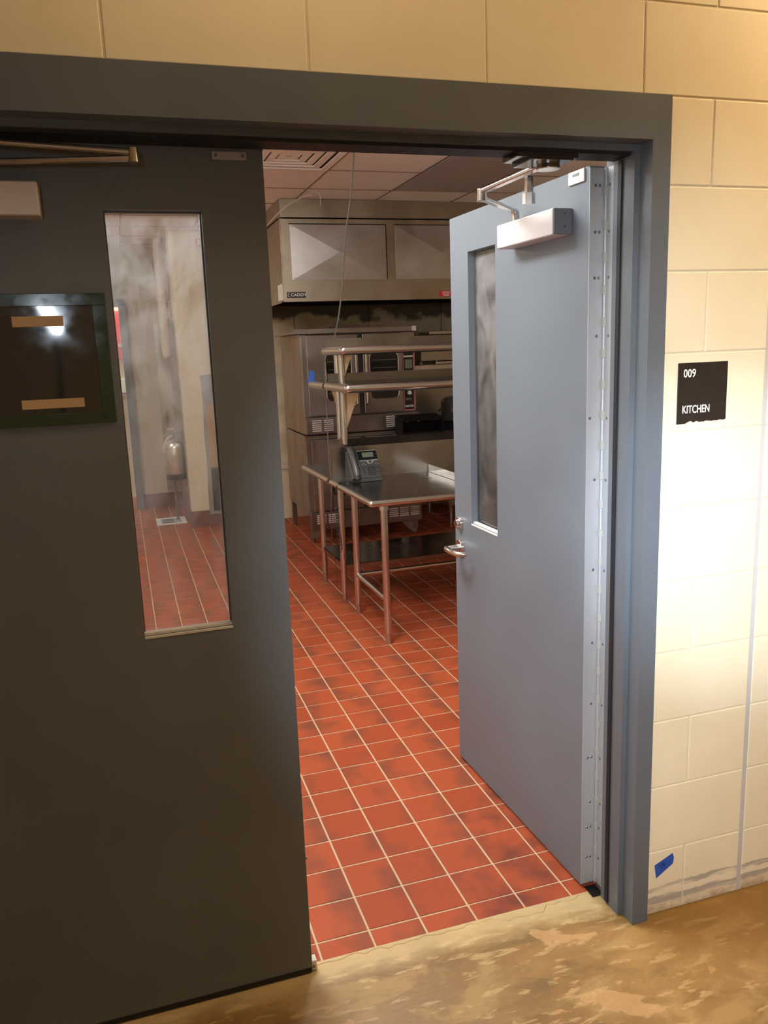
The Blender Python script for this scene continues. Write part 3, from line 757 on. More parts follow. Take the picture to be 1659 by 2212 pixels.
# rotate about the front left corner of table one
xe_ = Matrix.Translation((-.9, 94.3, 0)) @ Matrix.Rotation(A, 4, 'Z')      # local: x right, y depth from table-one front, z up
def E3(x, y, z): return tuple(xe_ @ Vector((x, y, z)))
TL = 66.0
def bullnose_frame(m, x0, x1, y0, y1, z1, h, sides='fl'):
    """rolled front and side edges of a sheet top"""
    r = h / 2
    def bar(a, b_): m.cyl(a, b_, r, n=14)
    if 'f' in sides: bar((x0, y0, z1 - r), (x1, y0, z1 - r))
    if 'l' in sides: bar((x0, y0, z1 - r), (x0, y1, z1 - r))
    if 'b' in sides: bar((x0, y1, z1 - r), (x1, y1, z1 - r))
    m.add([], [])
def corner_balls(m, pts, r):
    for c in pts: m.lathe([(r * math.cos(t), r * math.sin(t)) for t in [math.pi * (-.5 + k / 8) for k in range(9)]], c, 14)
def foot(m, x, y):
    m.cyl((x, y, 0.07), (x, y, 1.2), .55, .62, n=14).cyl((x, y, 1.2), (x, y, 3.0), .62, .66, n=14)
def leg_mb(x, y, top):
    m = MB(xe_); m.cyl((x, y, 2.6), (x, y, top), .81, n=18); return m
ZT = 33.45
t1 = empty('worktable', E3(33, 14, 0), 'nearer stainless steel worktable with the desk phone on it', 'table')
m = MB(xe_); m.box(.3, TL, .4, 32.3, ZT - .3, ZT - .03); build('tabletop', m, 'steel_top', t1, smooth=0)
m = MB(xe_); bullnose_frame(m, .0, TL, .0, 32.3, ZT, 1.5); corner_balls(m, [(0, 0, ZT - .75)], .75); build('rolled_edge', m, 'pipe', t1)
m = MB(xe_)   # backsplash with its sloped return
prof = [(32.2, ZT - .2), (32.2, 41.4), (34.0, 43.2), (34.3, 43.0), (32.6, 41.2), (32.6, ZT - .2)]
m.prism(prof, 'x', .2, TL); m.add([(.2, 32.2, 41.4), (.2, 34.1, 43.2), (.2, 34.1, ZT), (.2, 32.2, ZT), (.3, 32.2, 41.4), (.3, 34.1, 43.2), (.3, 34.1, ZT), (.3, 32.2, ZT)], [(0, 1, 2, 3), (7, 6, 5, 4), (0, 4, 5, 1), (1, 5, 6, 2), (2, 6, 7, 3), (3, 7, 4, 0)])
build('backsplash', m, 'splash', t1, smooth=0)
for x, y in ((3.25, 1.6), (3.5, 24.9), (TL - 4, 1.6), (TL - 4, 24.9)):
    lg = build('leg', leg_mb(x, y, ZT - .9), 'pipe', t1)
    m = MB(xe_); foot(m, x, y); build('foot', m, 'steel', lg)
    m = MB(xe_); m.cyl((x, y, ZT - 2.6), (x, y, ZT - .5), 1.05, .95, n=18)
    build('leg_socket', m, 'pipe', lg)
m = MB(xe_); m.cyl((3.35, 1.6, 10.2), (3.5, 24.9, 10.2), .6, n=14); build('side_rail', m, 'pipe', t1)
m = MB(xe_); m.cyl((3.5, 24.9, 10.2), (TL - 4, 24.9, 10.2), .6, n=14); build('rear_rail', m, 'pipe', t1)
m = MB(xe_); m.cyl((TL - 4, 1.6, 10.2), (TL - 4, 24.9, 10.2), .6, n=14); build('side_rail', m, 'pipe', t1)
m = MB(xe_); m.box(26.0, 26.3, 6, 31.8, ZT, ZT + 1.9).box(26.0, 27.2, 6, 31.8, ZT, ZT + .12)
build('raised_side_strip', m, 'chrome', t1, bev=.05, label='bright raised metal strip across the tabletop')

t2 = empty('worktable', E3(33, 45, 0), 'farther stainless steel worktable with a dark undershelf behind the phone table', 'table')
Y2 = 34.6
m = MB(xe_); m.box(.3, TL, Y2, 61.6, ZT - .3, ZT - .03); build('tabletop', m, 'steel_top', t2, smooth=0)
m = MB(xe_); bullnose_frame(m, 0, TL, Y2, 61.9, ZT, 1.5, 'lb'); corner_balls(m, [(0, 61.9, ZT - .75)], .75); build('rolled_edge', m, 'pipe', t2)
for x, y in ((2.95, 35.4), (3.3, 56.7), (TL - 4, 35.4), (TL - 4, 56.7)):
    lg = build('leg', leg_mb(x, y, ZT - .9), 'pipe', t2)
    m = MB(xe_); foot(m, x, y); build('foot', m, 'steel', lg)
m = MB(xe_); m.box(3.0, TL - 3, 35.0, 57.2, 10.0, 10.3).box(3.0, TL - 3, 35.0, 35.25, 9.0, 10.3).box(3.0, 3.25, 35.0, 57.2, 9.0, 10.3)
build('undershelf', m, 'steel_top', t2, bev=.05, smooth=0, label='dark stainless undershelf')

# overshelf: posts, two shelves, gussets
ov = empty('overshelf', E3(33, 34, 41), 'two-tier stainless overshelf standing on posts above the worktables', 'shelf')
for x, y in ((4.25, 33.5), (4.05, 36.6), (TL - 6, 33.5), (TL - 6, 36.6)):
    m = MB(xe_); m.cyl((x, y, 41.0 if y < 35 else ZT), (x, y, 65.3), .78, n=18)
    build('post', m, 'pipe', ov)
def shelf(name, x0, y0, y1, z1, sides, riser_y, riser_h, label):
    m = MB(xe_); m.box(x0 + .2, TL, y0 + .2, y1 - .1, z1 - .25, z1 - .03)
    s = build(name, m, 'steel_top', ov, smooth=0, label=label)
    m = MB(xe_); bullnose_frame(m, x0, TL, y0, y1, z1, 2.0, sides)
    corner_balls(m, [(x0, y0 if 'f' in sides else y1, z1 - 1.0)], 1.0)
    build('rolled_edge', m, 'pipe', s)
    if riser_h:
        m = MB(xe_); m.box(x0 + .3, TL, riser_y, riser_y + .2, z1 - .3, z1 + riser_h)
        build('raised_lip', m, 'riser', s, smooth=0)
    return s
shelf('top_shelf', .75, 19.0, 35.0, 66.1, 'fl', 35.1, 2.0, 'upper tier shelf')
shelf('lower_front_shelf', .5, 15.6, 33.5, 57.6, 'fl', 34.0, 2.0, 'lower tier shelf over the near table')
shelf('lower_rear_shelf', .3, 34.6, 48.6, 57.6, 'lb', 0, 0, 'lower tier shelf over the far table')
def gusset(x, y0, y1, z1, z0):
    m = MB(xe_); m.prism([(y0, z1), (y1, z1), (y0, z0)], 'x', x - .06, x + .06); return m
build('gusset', gusset(4.9, 34.2, 21.0, 56.0, 45.0), 'gusset', ov, smooth=0)
build('gusset', gusset(4.7, 36.6, 46.5, 56.0, 46.5), 'gusset', ov, smooth=0)
build('gusset', gusset(4.9, 34.2, 25.5, 64.7, 58.0), 'gusset', ov, smooth=0)
build('gusset', gusset(TL - 6.7, 34.2, 21.0, 56.0, 45.0), 'gusset', ov, smooth=0)
# blue tape on the end of the lower rear shelf
m = MB(xe_); m.add([(-.6, 48.9, 57.3), (1.1, 49.0, 57.6), (1.3, 49.3, 59.9), (.1, 49.3, 60.2), (-.7, 48.95, 57.2), (1.1, 49.1, 57.5), (1.3, 49.4, 59.8), (.1, 49.4, 60.1)], [(0, 1, 2, 3), (7, 6, 5, 4), (0, 4, 5, 1), (1, 5, 6, 2), (2, 6, 7, 3), (3, 7, 4, 0)])
tag(build('tape_flag', m, 'tape_blue', loc=E3(0, 48.9, 57.5), smooth=0), 'blue tape flag sticking up at the far corner of the lower shelf', 'tape')

# ================================================================== DESK PHONE
PR = Matrix.Translation((1.55, 118.6, ZT)) @ Matrix.Rotation(math.radians(2), 4, 'Z')
ph = empty('desk_phone', (5.5, 120.5, ZT), 'charcoal desk phone with small screen on the near worktable', 'phone')
SL = math.atan2(6.4, 4.6)        # slope of the face
face = PR @ Matrix.Translation((0, .25, .7)) @ Matrix.Rotation(SL, 4, 'X')    # local: x across, y up the face, z out of it
m = MB(PR); m.prism([(0, 0), (0.2, .75), (4.9, 7.1), (5.4, 7.0), (6.0, 0)], 'x', .1, 7.9)
build('body', m, 'phone', ph, bev=.15)
m = MB(face); m.box(2.7, 7.95, .1, 7.6, 0, .28); build('face_plate', m, 'phone', ph, bev=.12)
m = MB(face); m.box(2.9, 7.8, 5.1, 7.55, .25, .42)
scn = build('screen_bezel', m, 'blackgloss', ph, bev=.06)
build('screen', MB(face).box(4.0, 6.9, 5.75, 7.1, .42, .45), 'lcd', scn, smooth=0, label='dull green screen')
m = MB(face); m.box(2.9, 7.85, 7.5, 7.75, .2, .46).box(3.1, 7.85, 4.75, 5.05, .28, .40)
m.prism([(4.6, 4.78), (7.0, 4.78), (6.4, 4.3), (6.1, 3.95), (5.6, 3.85), (5.2, 3.95), (4.9, 4.3)], 'z', .28, .38)
build('silver_trim', m, 'silver', ph, bev=.03)
build('navigation_key', MB(face).cyl((5.65, 4.45, .3), (5.65, 4.45, .5), .42, n=20), 'phone_h', ph)
m0 = None
for r_ in range(4):
    for c in range(3):
        x, y = 4.85 + c * .72, 2.9 - r_ * .62
        if m0 is None:
            m0 = build('key', MB(face).box(x - .27, x + .27, y - .19, y + .19, .28, .38), 'keys', ph, loc=tuple(face @ Vector((x, y, .3))), smooth=0)
            base = face @ Vector((x, y, .3))
        else: inst(m0, 'key', tuple(face @ Vector((x, y, .3))), ph)
for (x, y) in ((3.6, 3.75), (3.95, 4.15), (4.4, 3.75), (6.9, 3.75), (7.2, 4.15), (7.6, 3.75), (7.45, 2.7), (7.45, 2.1), (7.45, 1.5)):
    build('soft_key', MB(face).box(x - .17, x + .17, y - .1, y + .1, .28, .36), 'silver' if y > 3 else 'keys', ph, smooth=0)
build('speaker_slot', MB(face).box(3.45, 3.75, 1.2, 2.9, .27, .31), 'keys', ph, smooth=0)
hs = MB(face); hs.tube([(1.3, -.1, .7), (1.25, .5, 1.25), (1.2, 2.0, 1.5), (1.15, 4.2, 1.55), (1.1, 6.6, 1.35), (1.1, 8.0, 1.0), (1.1, 8.3, .6)], [.55, .85, .78, .72, .78, .85, .55], 14)
hs = build('handset', hs, 'phone_h', ph)
build('cradle', MB(face).box(.2, 2.4, .0, 7.9, 0, .55), 'phone', ph, bev=.15)
# coiled handset cord: hangs over the table edge in a loop
def hang(t):     # t 0..1 down and back
    P = [Vector(q) for q in ((2.6, 118.4, 34.2), (1.2, 118.2, 34.1), (-.9, 118.9, 34.0), (-2.1, 119.3, 32.8), (-2.45, 119.6, 29.0), (-2.4, 119.8, 23.0), (-2.2, 120.0, 19.0), (-2.5, 120.0, 16.4), (-2.0, 120.2, 15.8), (-1.4, 120.2, 16.6), (-1.6, 120.0, 19.5), (-2.0, 119.9, 24), (-2.1, 119.8, 28))]
    f = t * (len(P) - 1); i = min(int(f), len(P) - 2); return P[i].lerp(P[i + 1], f - i)
pts = []
N = 1300
for i in range(N + 1):
    t = i / N; c = hang(t); a = t * 2 * math.pi * 95
    coil = 0.0 if .545 < t < .76 else .24
    pts.append(c + Vector((math.cos(a) * coil, math.sin(a) * coil, 0)))
build('coiled_cord', MB().tube(pts, .085, 5), 'black', ph, label='black coiled handset cord hanging in a loop')
build('line_cord', MB().tube([(1.8, 119.2, 33.75), (.5, 120.0, 34.0), (-1.4, 121.5, 33.4), (-2.0, 123.2, 30.6), (-1.9, 125, 27.5), (-1.4, 127.5, 25.2)], .1, 8), 'black', ph)

# ================================================================== HANGING CABLES
cpts = [(5.25, 118.0, 108.9), (5.26, 122.0, 100.57), (4.43, 126.0, 90.79), (3.7, 129.0, 78.15), (2.23, 131.2, 68.81), (-.3, 131.5, 63.5), (-.9, 130.2, 60.4), (-1.15, 129.6, 57.5), (-1.3, 129.3, 48.8), (-1.5, 128.7, 40.0), (-1.1, 129.5, 31.5), (-.9, 131.5, 24), (.1, 136, 14), (1.77, 140.0, 7.0), (2.7, 144.0, .15)]
def smoothpath(P, k=6):
    P = [Vector(p) for p in P]; out = []
    for i in range(len(P) - 1):
        a, b_, c, d = P[max(i - 1, 0)], P[i], P[i + 1], P[min(i + 2, len(P) - 1)]
        for j in range(k):
            t = j / k
            out.append(.5 * ((2 * b_) + (-a + c) * t + (2 * a - 5 * b_ + 4 * c - d) * t * t + (-a + 3 * b_ - 3 * c + d) * t ** 3))
    return out + [P[-1]]
sp_ = smoothpath(cpts)
c1 = build('hanging_cable', MB().tube(sp_, [(.2 if p.z > 72 else .13 if p.z > 24 else .08) for p in sp_], 8), 'wire', loc=cpts[-1])
tag(c1, 'long thin grey cable hanging from the ceiling down past the worktables', 'cable')
sp2 = smoothpath([(6.3, 165, 107.9), (3.6, 165, 107.4), (-1.0, 165, 105.0), (-4.8, 165, 102), (-9, 165, 97.5), (-14, 165, 93)])
tag(build('loose_cable', MB().tube(sp2, .14, 6), 'wirew', loc=(-14, 165, 93)), 'pale loose cable sagging from the ceiling in front of the hood corner', 'cable')
sp3 = smoothpath([(6.4, 165, 108.9), (7.9, 165, 108.6), (8.6, 165, 107.6), (8.5, 165, 105.2)])
tag(build('short_cable', MB().tube(sp3, .1, 6), 'wirew', loc=(8.5, 165, 105.2)), 'short white cable end dangling from the ceiling by the hood', 'cable')

# ================================================================== HOOD
HY = 176.0
hd = empty('exhaust_hood', (48, 210, 80), 'long stainless exhaust hood over the cooking line', 'hood')
HX1 = 104.0
m = MB(); m.box(-1.3, HX1, HY, HY + .5, 79.7, 103.7).box(-1.3, -.8, HY + .5, 245.2, 79.7, 103.7).box(HX1 - .5, HX1, HY + .5, 245.2, 79.7, 103.7).box(-1.3, HX1, HY, 245.2, 103.2, 103.7)
build('hood_body', m, 'steel_h', hd, bev=.06, smooth=0)
m = MB(); m.box(-.9, HX1 - .4, HY + .6, HY + 1.0, 103.7, 108.85).box(-.9, -.5, HY + 1, 245.2, 103.7, 108.85)
build('closure_panel', m, 'steel_h', hd, smooth=0)
m = MB(); m.box(-1.3, HX1, HY + .5, HY + 3.2, 79.7, 79.95).box(-.8, HX1 - .5, HY + 3.0, HY + 3.3, 79.9, 81.5); build('drip_gutter', m, 'soot', hd, smooth=0)  # blackened to paint the dark gap below the hood edge
m = MB(); m.box(-.8, HX1 - .5, HY + 22, HY + 24, 79.6, 80.6); build('inner_rail', m, 'soot', hd, smooth=0)  # rail coloured black to carry the shade under the hood
m = MB(); m.prism([(HY + 24, 80.4), (244, 97), (244, 98), (HY + 23, 81.4)], 'x', -.7, HX1 - .6); build('grease_filters', m, 'soot', hd, smooth=0, label='dark sooty filter bank inside the hood')
for k in range(3):
    x0 = 1.6 + k * 32.5; x1 = x0 + 29.4; z0, z1 = 85.9, 101.7; xc, zc = (x0 + x1) / 2, (z0 + z1) / 2
    f = build('hood_panel', MB().add([(x0, HY - .06, z0), (x1, HY - .06, z0), (x1, HY - .06, z1), (x0, HY - .06, z1), (xc, HY - .78, zc), (x0, HY, z0), (x1, HY, z0), (x1, HY, z1), (x0, HY, z1)],
              [(0, 1, 4), (1, 2, 4), (2, 3, 4), (3, 0, 4), (0, 5, 6, 1), (1, 6, 7, 2), (2, 7, 8, 3), (3, 8, 5, 0), (5, 8, 7, 6)]), 'steel_panel', hd, smooth=0)
    build('panel_shade', MB().box(x0 - .25, x1 + .3, HY - .05, HY - .01, z1, z1 + .28).box(x1, x1 + .3, HY - .05, HY - .01, z0, z1), 'soot', f, smooth=0)  # dark strips paint the shade along the recessed panel edge
    for (x, z) in ((x0 + .7, z0 + .7), (x1 - .7, z0 + .7), (x1 - .7, z1 - .7), (x0 + .7, z1 - .7)):
        build('rivet', MB().cyl((x, HY - .2, z), (x, HY - .08, z), .16, n=8), 'screw', f)
m = MB(); m.box(-1.25, -.95, HY - .12, HY, 80, 103.4); build('edge_strip', m, 'chrome', hd, smooth=0)
ml = build('maker_plate', MB().box(-.3, 5.4, HY - .12, HY - .01, 80.85, 82.5), 'black', hd, smooth=0)
text('lettering', 'CADDY', 1.15, (.75, HY - .13, 81.3), 'cream_text', ml, sx=1.22, bold=.02)
m = MB(); m.tube([(.55, HY - .13, 82.2), (.1, HY - .13, 82.0), (.0, HY - .13, 81.6), (.2, HY - .13, 81.25), (.55, HY - .13, 81.2)], .09, 6); build('logo_arc', m, 'cream_text', ml)
rl = build('warning_label', MB().box(48.0, 52.6, HY - .1, HY - .01, 80.5, 82.2), 'red', hd, smooth=0, label='small red warning label')
for k in range(4):
    build('label_line', MB().box(49.0 + .1 * k, 51.8 - .15 * k, HY - .12, HY - .09, 81.75 - k * .35, 81.9 - k * .35), 'white', rl, smooth=0)
build('white_tag', MB().box(-1.42, -1.31, HY + 1.0, HY + 8.0, 80.4, 85), 'white', hd, smooth=0, label='white tag on the hood end')

# ================================================================== DOUBLE STACKED OVEN
oy = 199.0; ox0, ox1 = 8.3, 47.6
on = empty('convection_oven', (28, 216, 0), 'double-stacked stainless convection oven with window doors', 'oven')
m = MB(); m.box(ox0 - .5, ox1, oy + 1, 233, 37.5, 70.6).box(ox0 - .5, ox1, oy + 1, 233, 9.8, 37.0)
build('cabinet', m, 'steel_side', on, bev=.15)
m = MB(); m.box(ox0 - 3.0, 48.2, oy - 1.6, 233, 70.7, 71.3).box(ox0 - 3.0, 46.5, oy - 1.8, oy - 1.2, 70.6, 72.2)
build('top_trim', m, 'steel_dark', on, bev=.06)
build('corner_clip', MB().box(46.2, 47.7, oy - 2.0, oy - 1.5, 70.6, 72.3), 'white', on, bev=.08, label='small white clip on the end of the top trim')
build('flue_box', MB().box(26, 44, 222, 232, 71.3, 73.6), 'steel_dark', on, bev=.1)
for zb, nm in ((43.6, 'upper'), (11.2, 'lower')):
    zt = zb + (26.6 if nm == 'upper' else 24.6)
    build('door_surround', MB().box(ox0, ox1, oy, oy + 1, zb - .3, zt + .1), 'black' if False else 'steel_dark', on, smooth=0)
    for (xa, xb, wa, wb) in ((9.4, 27.0, 15.6, 24.4), (28.6, 42.6, 30.9, 41.0)):
        dr = MB(MB().xf); ins = []
        w0, w1 = zb + 4.9, zb + 20.2
        # door skin with a rounded window opening
        n = 6; rad = 1.6; hole = []
        for (cx, cz, a0) in ((wb - rad, w0 + rad, -90), (wb - rad, w1 - rad, 0), (wa + rad, w1 - rad, 90), (wa + rad, w0 + rad, 180)):
            for k in range(n + 1):
                t = math.radians(a0 + 90 * k / n); hole.append((cx + rad * math.cos(t), cz + rad * math.sin(t)))
        dm = MB().box(xa, xb, oy - 1.5, oy - .02, zb, zt)
        d_ = build('oven_door', dm, 'steel_dark', on, bev=.25, seg=3)
        build('window', MB().prism(hole, 'y', oy - 1.56, oy - 1.4), 'ovenglass', d_, smooth=0, label='dark oven window')
        ring = [Vector((x, oy - 1.6, z)) for x, z in hole]; ring += ring[:2]
        build('window_rim', MB().tube(ring, .13, 6), 'chrome', d_)
        rk = MB()
        for q in range(5):
            z = w0 + 2.4 + q * 2.6; rk.box(wa + .8, wb - .8, oy - 1.59, oy - 1.565, z, z + .12)
        build('rack_lines', rk, 'steel_dark', d_, smooth=0)
        hx_ = xb - 1.3 if xa < 20 else xa + .6
        build('handle', MB().tube([(hx_, oy - 1.5, zb + 3), (hx_, oy - 3.2, zb + 3.6), (hx_, oy - 3.3, zb + 12), (hx_, oy - 3.3, zt - 4), (hx_, oy - 1.5, zt - 3.4)], .42, 10), 'chrome', d_)
    build('door_gap', MB().box(27.15, 28.45, oy - .6, oy - .01, zb, zt), 'black', on, smooth=0)
    cp = build('control_panel', MB().box(42.9, 46.7, oy - 1.3, oy - .02, zb + .6, zb + 21.4), 'blackgloss', on, bev=.06)
    build('panel_edge', MB().box(42.75, 42.98, oy - 1.4, oy - 1.2, zb + .2, zb + 20.6).box(46.5, 46.9, oy - 1.4, oy - 1.2, zb + .2, zb + 21.2).box(42.75, 46.9, oy - 1.4, oy - 1.2, zb + .2, zb + .55), 'pinkred', cp, smooth=0)
    text('lettering', 'MASTER', .95, (43.15, oy - 1.36, zb + 1.35), 'cream_text', cp, sx=.92, bold=.012)
    build('dial', MB().cyl((44.9, oy - 1.3, zb + 6.2), (44.9, oy - 1.9, zb + 6.2), .75, .6, n=18), 'white', cp)
    build('dial', MB().cyl((44.9, oy - 1.3, zb + 11.2), (44.9, oy - 1.9, zb + 11.2), .75, .6, n=18), 'black', cp)
    text('script_mark', 'Convection', .5, (43.5, oy - 1.36, zb + 3.8), 'cream_text', cp, sx=.8) if False else build('script_mark', MB().tube([(43.9, oy - 1.33, zb + 3.8), (43.6, oy - 1.33, zb + 4.1), (43.9, oy - 1.33, zb + 4.35), (44.3, oy - 1.33, zb + 3.95), (44.9, oy - 1.33, zb + 4.1), (45.6, oy - 1.33, zb + 4.0)], .06, 5), 'cream_text', cp)
    build('display', MB().box(43.5, 46.1, oy - 1.34, oy - 1.3, zb + 14.5, zb + 17.5), 'lcd', cp, smooth=0)
    build('label_strip', MB().box(43.1, 46.4, oy - 1.34, oy - 1.3, zb + 18.3, zb + 18.8), 'white', cp, smooth=0)
    # louvred lower panel
    vz0, vz1 = (37.6, 43.2) if nm == 'upper' else (4.9, 10.9)
    vp = build('vent_panel', MB().box(ox0 - .3, ox1 + .4, oy - 1.9, oy + 1, vz0, vz1), 'steel_dark', on, bev=.12)
    sl = None
    for g in (9.9, 14.0, 35.9, 39.8, 43.8):
        for q in range(6 if nm == 'upper' else 5):
            z = vz1 - 1.0 - q * .68
            c = (g + 1.6, oy - 2.0, z)
            if sl is None:
                lm = MB(); lm.prism([(oy - 1.9, z - .2), (oy - 2.25, z - .17), (oy - 1.9, z + .16)], 'x', g, g + 3.2)
                sl = build('louvre', lm, 'louvre', vp, loc=c, smooth=0)
            else: inst(sl, 'louvre', c, vp)
fm = lambda x, y: MB().box(x - .9, x + .9, y - .9, y + .9, 1.6, 9.9).cyl((x, y, .07), (x, y, 1.7), .7, .8, n=14)
for x, y in ((ox0 + .6, 200.2), (ox1 - 1.2, 200.2), (ox0 + .6, 231.5), (ox1 - 1.2, 231.5)):
    build('leg', fm(x, y), 'steel_dark', on, bev=.05)
m = MB(); m.prism([(40.5, 5.0), (46.8, 5.0), (46.8, .4), (45.0, .4)], 'y', oy + .4, oy + .7); build('leg_gusset', m, 'steel_side', on, smooth=0)
m = MB(); m.prism([(ox0 - .3, 5.0), (ox0 + 4, 5.0), (ox0 + 1.8, 1.6), (ox0 - .3, 1.6)], 'y', oy - .2, oy + .1); build('leg_gusset', m, 'steel_side', on, smooth=0)

# ================================================================== RANGE with griddle box, grates, pot, shelf
rg = empty('gas_range', (70, 216, 0), 'dark-topped gas range right of the oven, mostly behind the open door', 'range')
rx0, rx1 = 50.2, 86.0
build('cabinet', MB().box(61.6, rx1, 205, 232, 7, 35.5).box(rx0 + 4, 61.6, 205, 232, 27, 35.5), 'steel', rg, bev=.2)
build('front_ledge', MB().box(38.2, rx1, 187, 196.9, 35.2, 36.0), 'steel_dark', rg, bev=.1)
build('cook_top', MB().box(rx0 + 4, rx1, 197, 233, 35.5, 36.8), 'soot', rg, bev=.15)
build('oven_door', MB().box(63, rx1 - 2, 203.6, 205, 9.5, 29), 'steel_dark', rg, bev=.3, seg=3)
build('handle', MB().tube([(65, 203.6, 26), (65, 201.8, 26), (rx1 - 4, 201.8, 26), (rx1 - 4, 203.6, 26)], .4, 10), 'chrome', rg)
build('backguard', MB().box(rx0 + 4, rx1, 231.5, 233.5, 36.8, 57), 'steel_h', rg, smooth=0)
build('high_shelf', MB().box(rx0 + 4, rx1, 219, 233.5, 57.0, 57.9).box(rx0 + 4, rx1, 218.6, 219, 56.7, 58.4), 'steel', rg, bev=.1)
for x in (63.3, rx1 - 3):
    build('leg', MB().cyl((x, 207.3, .07), (x, 207.3, 7), .9, 1.0, n=14), 'steel', rg)
    build('leg', MB().cyl((x, 230, .07), (x, 230, 7), .9, 1.0, n=14), 'steel', rg)
g = MB()
for k in range(3):
    bx = 57.5 + k * 9.5
    for q in range(5): g.box(bx + q * 2.0 - .15, bx + q * 2.0 + .15, 199, 216, 37.3, 38.0)
    for q in range(3): g.box(bx - .2, bx + 8.2, 200 + q * 7, 200.4 + q * 7, 37.2, 37.9)
build('burner_grates', g, 'soot', rg, smooth=0)
for k in range(5):
    build('knob', MB().cyl((59 + k * 5, 205, 32.5), (59 + k * 5, 203.4, 32.5), 1.0, .8, n=16), 'black', rg)
gb = empty('griddle_box', (45.6, 191, 0), 'black open-fronted countertop griddle box with two knobs', 'griddle')
build('shell', MB().box(38.2, 38.7, 187, 194.6, 36.2, 42.0).box(52.6, 53.1, 187, 194.6, 36.2, 42.0).box(38.2, 53.1, 194.0, 194.6, 36.2, 42.2).box(38.2, 53.1, 187, 194.6, 36.0, 36.3).prism([(186.6, 41.2), (194.6, 42.6), (194.6, 42.2), (186.6, 40.9)], 'x', 38.2, 53.1), 'soot', gb, bev=.08)
for x in (42.3, 46.4): build('knob', MB().cyl((x, 194.0, 40.4), (x, 193.6, 40.4), .3, n=12), 'chrome', gb)
build('tray', MB().box(39.2, 52.0, 187.4, 193.6, 36.4, 37.2), 'soot', gb, bev=.1)

pt = empty('cooking_pot', (68.3, 210, 38), 'silver lidded cooking pot on the burner grates', 'pot')
m = MB(); m.lathe([(.01, 0), (5.6, 0), (6.3, .4), (6.6, 1.2), (6.6, 6.6), (6.8, 6.9), (6.6, 7.2), (5.8, 8.4), (4.0, 9.0), (.01, 9.3)], (68.3, 210, 38.0), 36); build('body', m, 'pan', pt)
build('lid_knob', MB().cyl((68.3, 210, 47.2), (68.3, 210, 48.4), .5, .9, n=14), 'black', pt)
for a in (-2.1, 2.2):
    cx, cy = 68.3 + 6.6 * math.cos(a), 210 + 6.6 * math.sin(a); ux, uy = math.cos(a), math.sin(a)
    build('handle', MB().tube([(cx - uy * 1.4, cy + ux * 1.4, 42.5), (cx - uy * 1.4 + ux * 1.4, cy + ux * 1.4 + uy * 1.4, 41.5), (cx + uy * 1.4 + ux * 1.4, cy - ux * 1.4 + uy * 1.4, 41.5), (cx + uy * 1.4, cy - ux * 1.4, 42.5)], .25, 8), 'chrome', pt)
# salamander broiler hung above the range
sb = empty('wall_broiler', (75, 225, 59), 'stainless broiler unit mounted above the range backguard', 'broiler')
build('cabinet', MB().box(57.6, 86, 220, 233.5, 59.6, 69.5), 'steel_h', sb, bev=.4, seg=4)
build('front_bar', MB().box(62.5, 85, 217.6, 218.4, 58.6, 59.5), 'steel', sb, bev=.1)
build('top_panel', MB().box(61.6, 86, 221, 233, 69.5, 70.6), 'steel', sb, bev=.1)
build('bracket', MB().box(57.9, 58.9, 222, 233.4, 57.9, 59.7).box(84.5, 85.5, 222, 233.4, 57.9, 59.7), 'steel_dark', sb, smooth=0)
build('bracket', MB().box(62.8, 63.4, 217.8, 220.2, 58.8, 60.0).box(84, 84.6, 217.8, 220.2, 58.8, 60), 'steel_dark', sb, smooth=0)

# ================================================================== ALCOVE THINGS
ex = empty('fire_extinguisher', (-32.1, 258, 17.8), 'silver fire extinguisher with black base band hanging on the pier', 'fire extinguisher')
m = MB(); m.lathe([(.01, .1), (3.55, .1), (3.6, .4), (3.6, 12.4), (3.3, 13.6), (2.4, 14.7), (1.0, 15.4), (.01, 15.5)], (-32.1, 258, 17.7), 28); build('cylinder', m, 'pan', ex)
m = MB(); m.lathe([(.01, 0), (3.72, 0), (3.72, 2.2), (.01, 2.2)], (-32.1, 258, 17.6), 28); build('base_band', m, 'black', ex)
build('valve', MB().cyl((-32.1, 258, 33), (-32.1, 258, 36.2), .6, n=12).box(-33.4, -30.6, 257.5, 258.5, 35.2, 36.2), 'screw', ex)
build('lever', MB().box(-34.4, -31.0, 257.6, 258.4, 36.9, 37.5).box(-31.4, -30.9, 257.6, 258.4, 36, 37.5), 'satin', ex, bev=.1)
build('hose', MB().tube(smoothpath([(-32.6, 257.4, 34.6), (-34.2, 256.6, 34.0), (-35.7, 256.2, 31.6), (-36.0, 256.4, 30.2)]), .34, 8), 'tape_tan', ex)
build('label_patch', MB().box(-34.2, -31.4, 254.26, 254.42, 24, 27.6), 'silver', ex, smooth=0)
build('wall_bracket', MB().box(-28.6, -28.3, 257, 259, 30, 38).box(-32, -28.5, 257.8, 258.2, 32.9, 33.2), 'screw', ex, smooth=0)
dp = empty('drain_pipe', (-32.6, 264.5, 0), 'thin vertical pipe dropping into the white floor sink', 'pipe')
build('pipe', MB().cyl((-32.6, 264.5, -.4), (-32.6, 264.5, 34), .55, n=12), 'screw', dp)
build('elbow', MB().tube([(-32.6, 264.5, 34), (-32.0, 264.5, 35.2), (-28.5, 264.5, 35.4)], .6, 10), 'screw', dp)
fs = empty('floor_sink', (-35.4, 262, 0), 'white square floor sink set in the tiles below the extinguisher', 'drain')
build('rim', MB().box(-41.2, -29.7, 255.4, 257.2, 0, .25).box(-41.2, -29.7, 267.4, 269.2, 0, .25).box(-41.2, -39.4, 257.2, 267.4, 0, .25).box(-31.5, -29.7, 257.2, 267.4, 0, .25), 'white', fs, bev=.05)
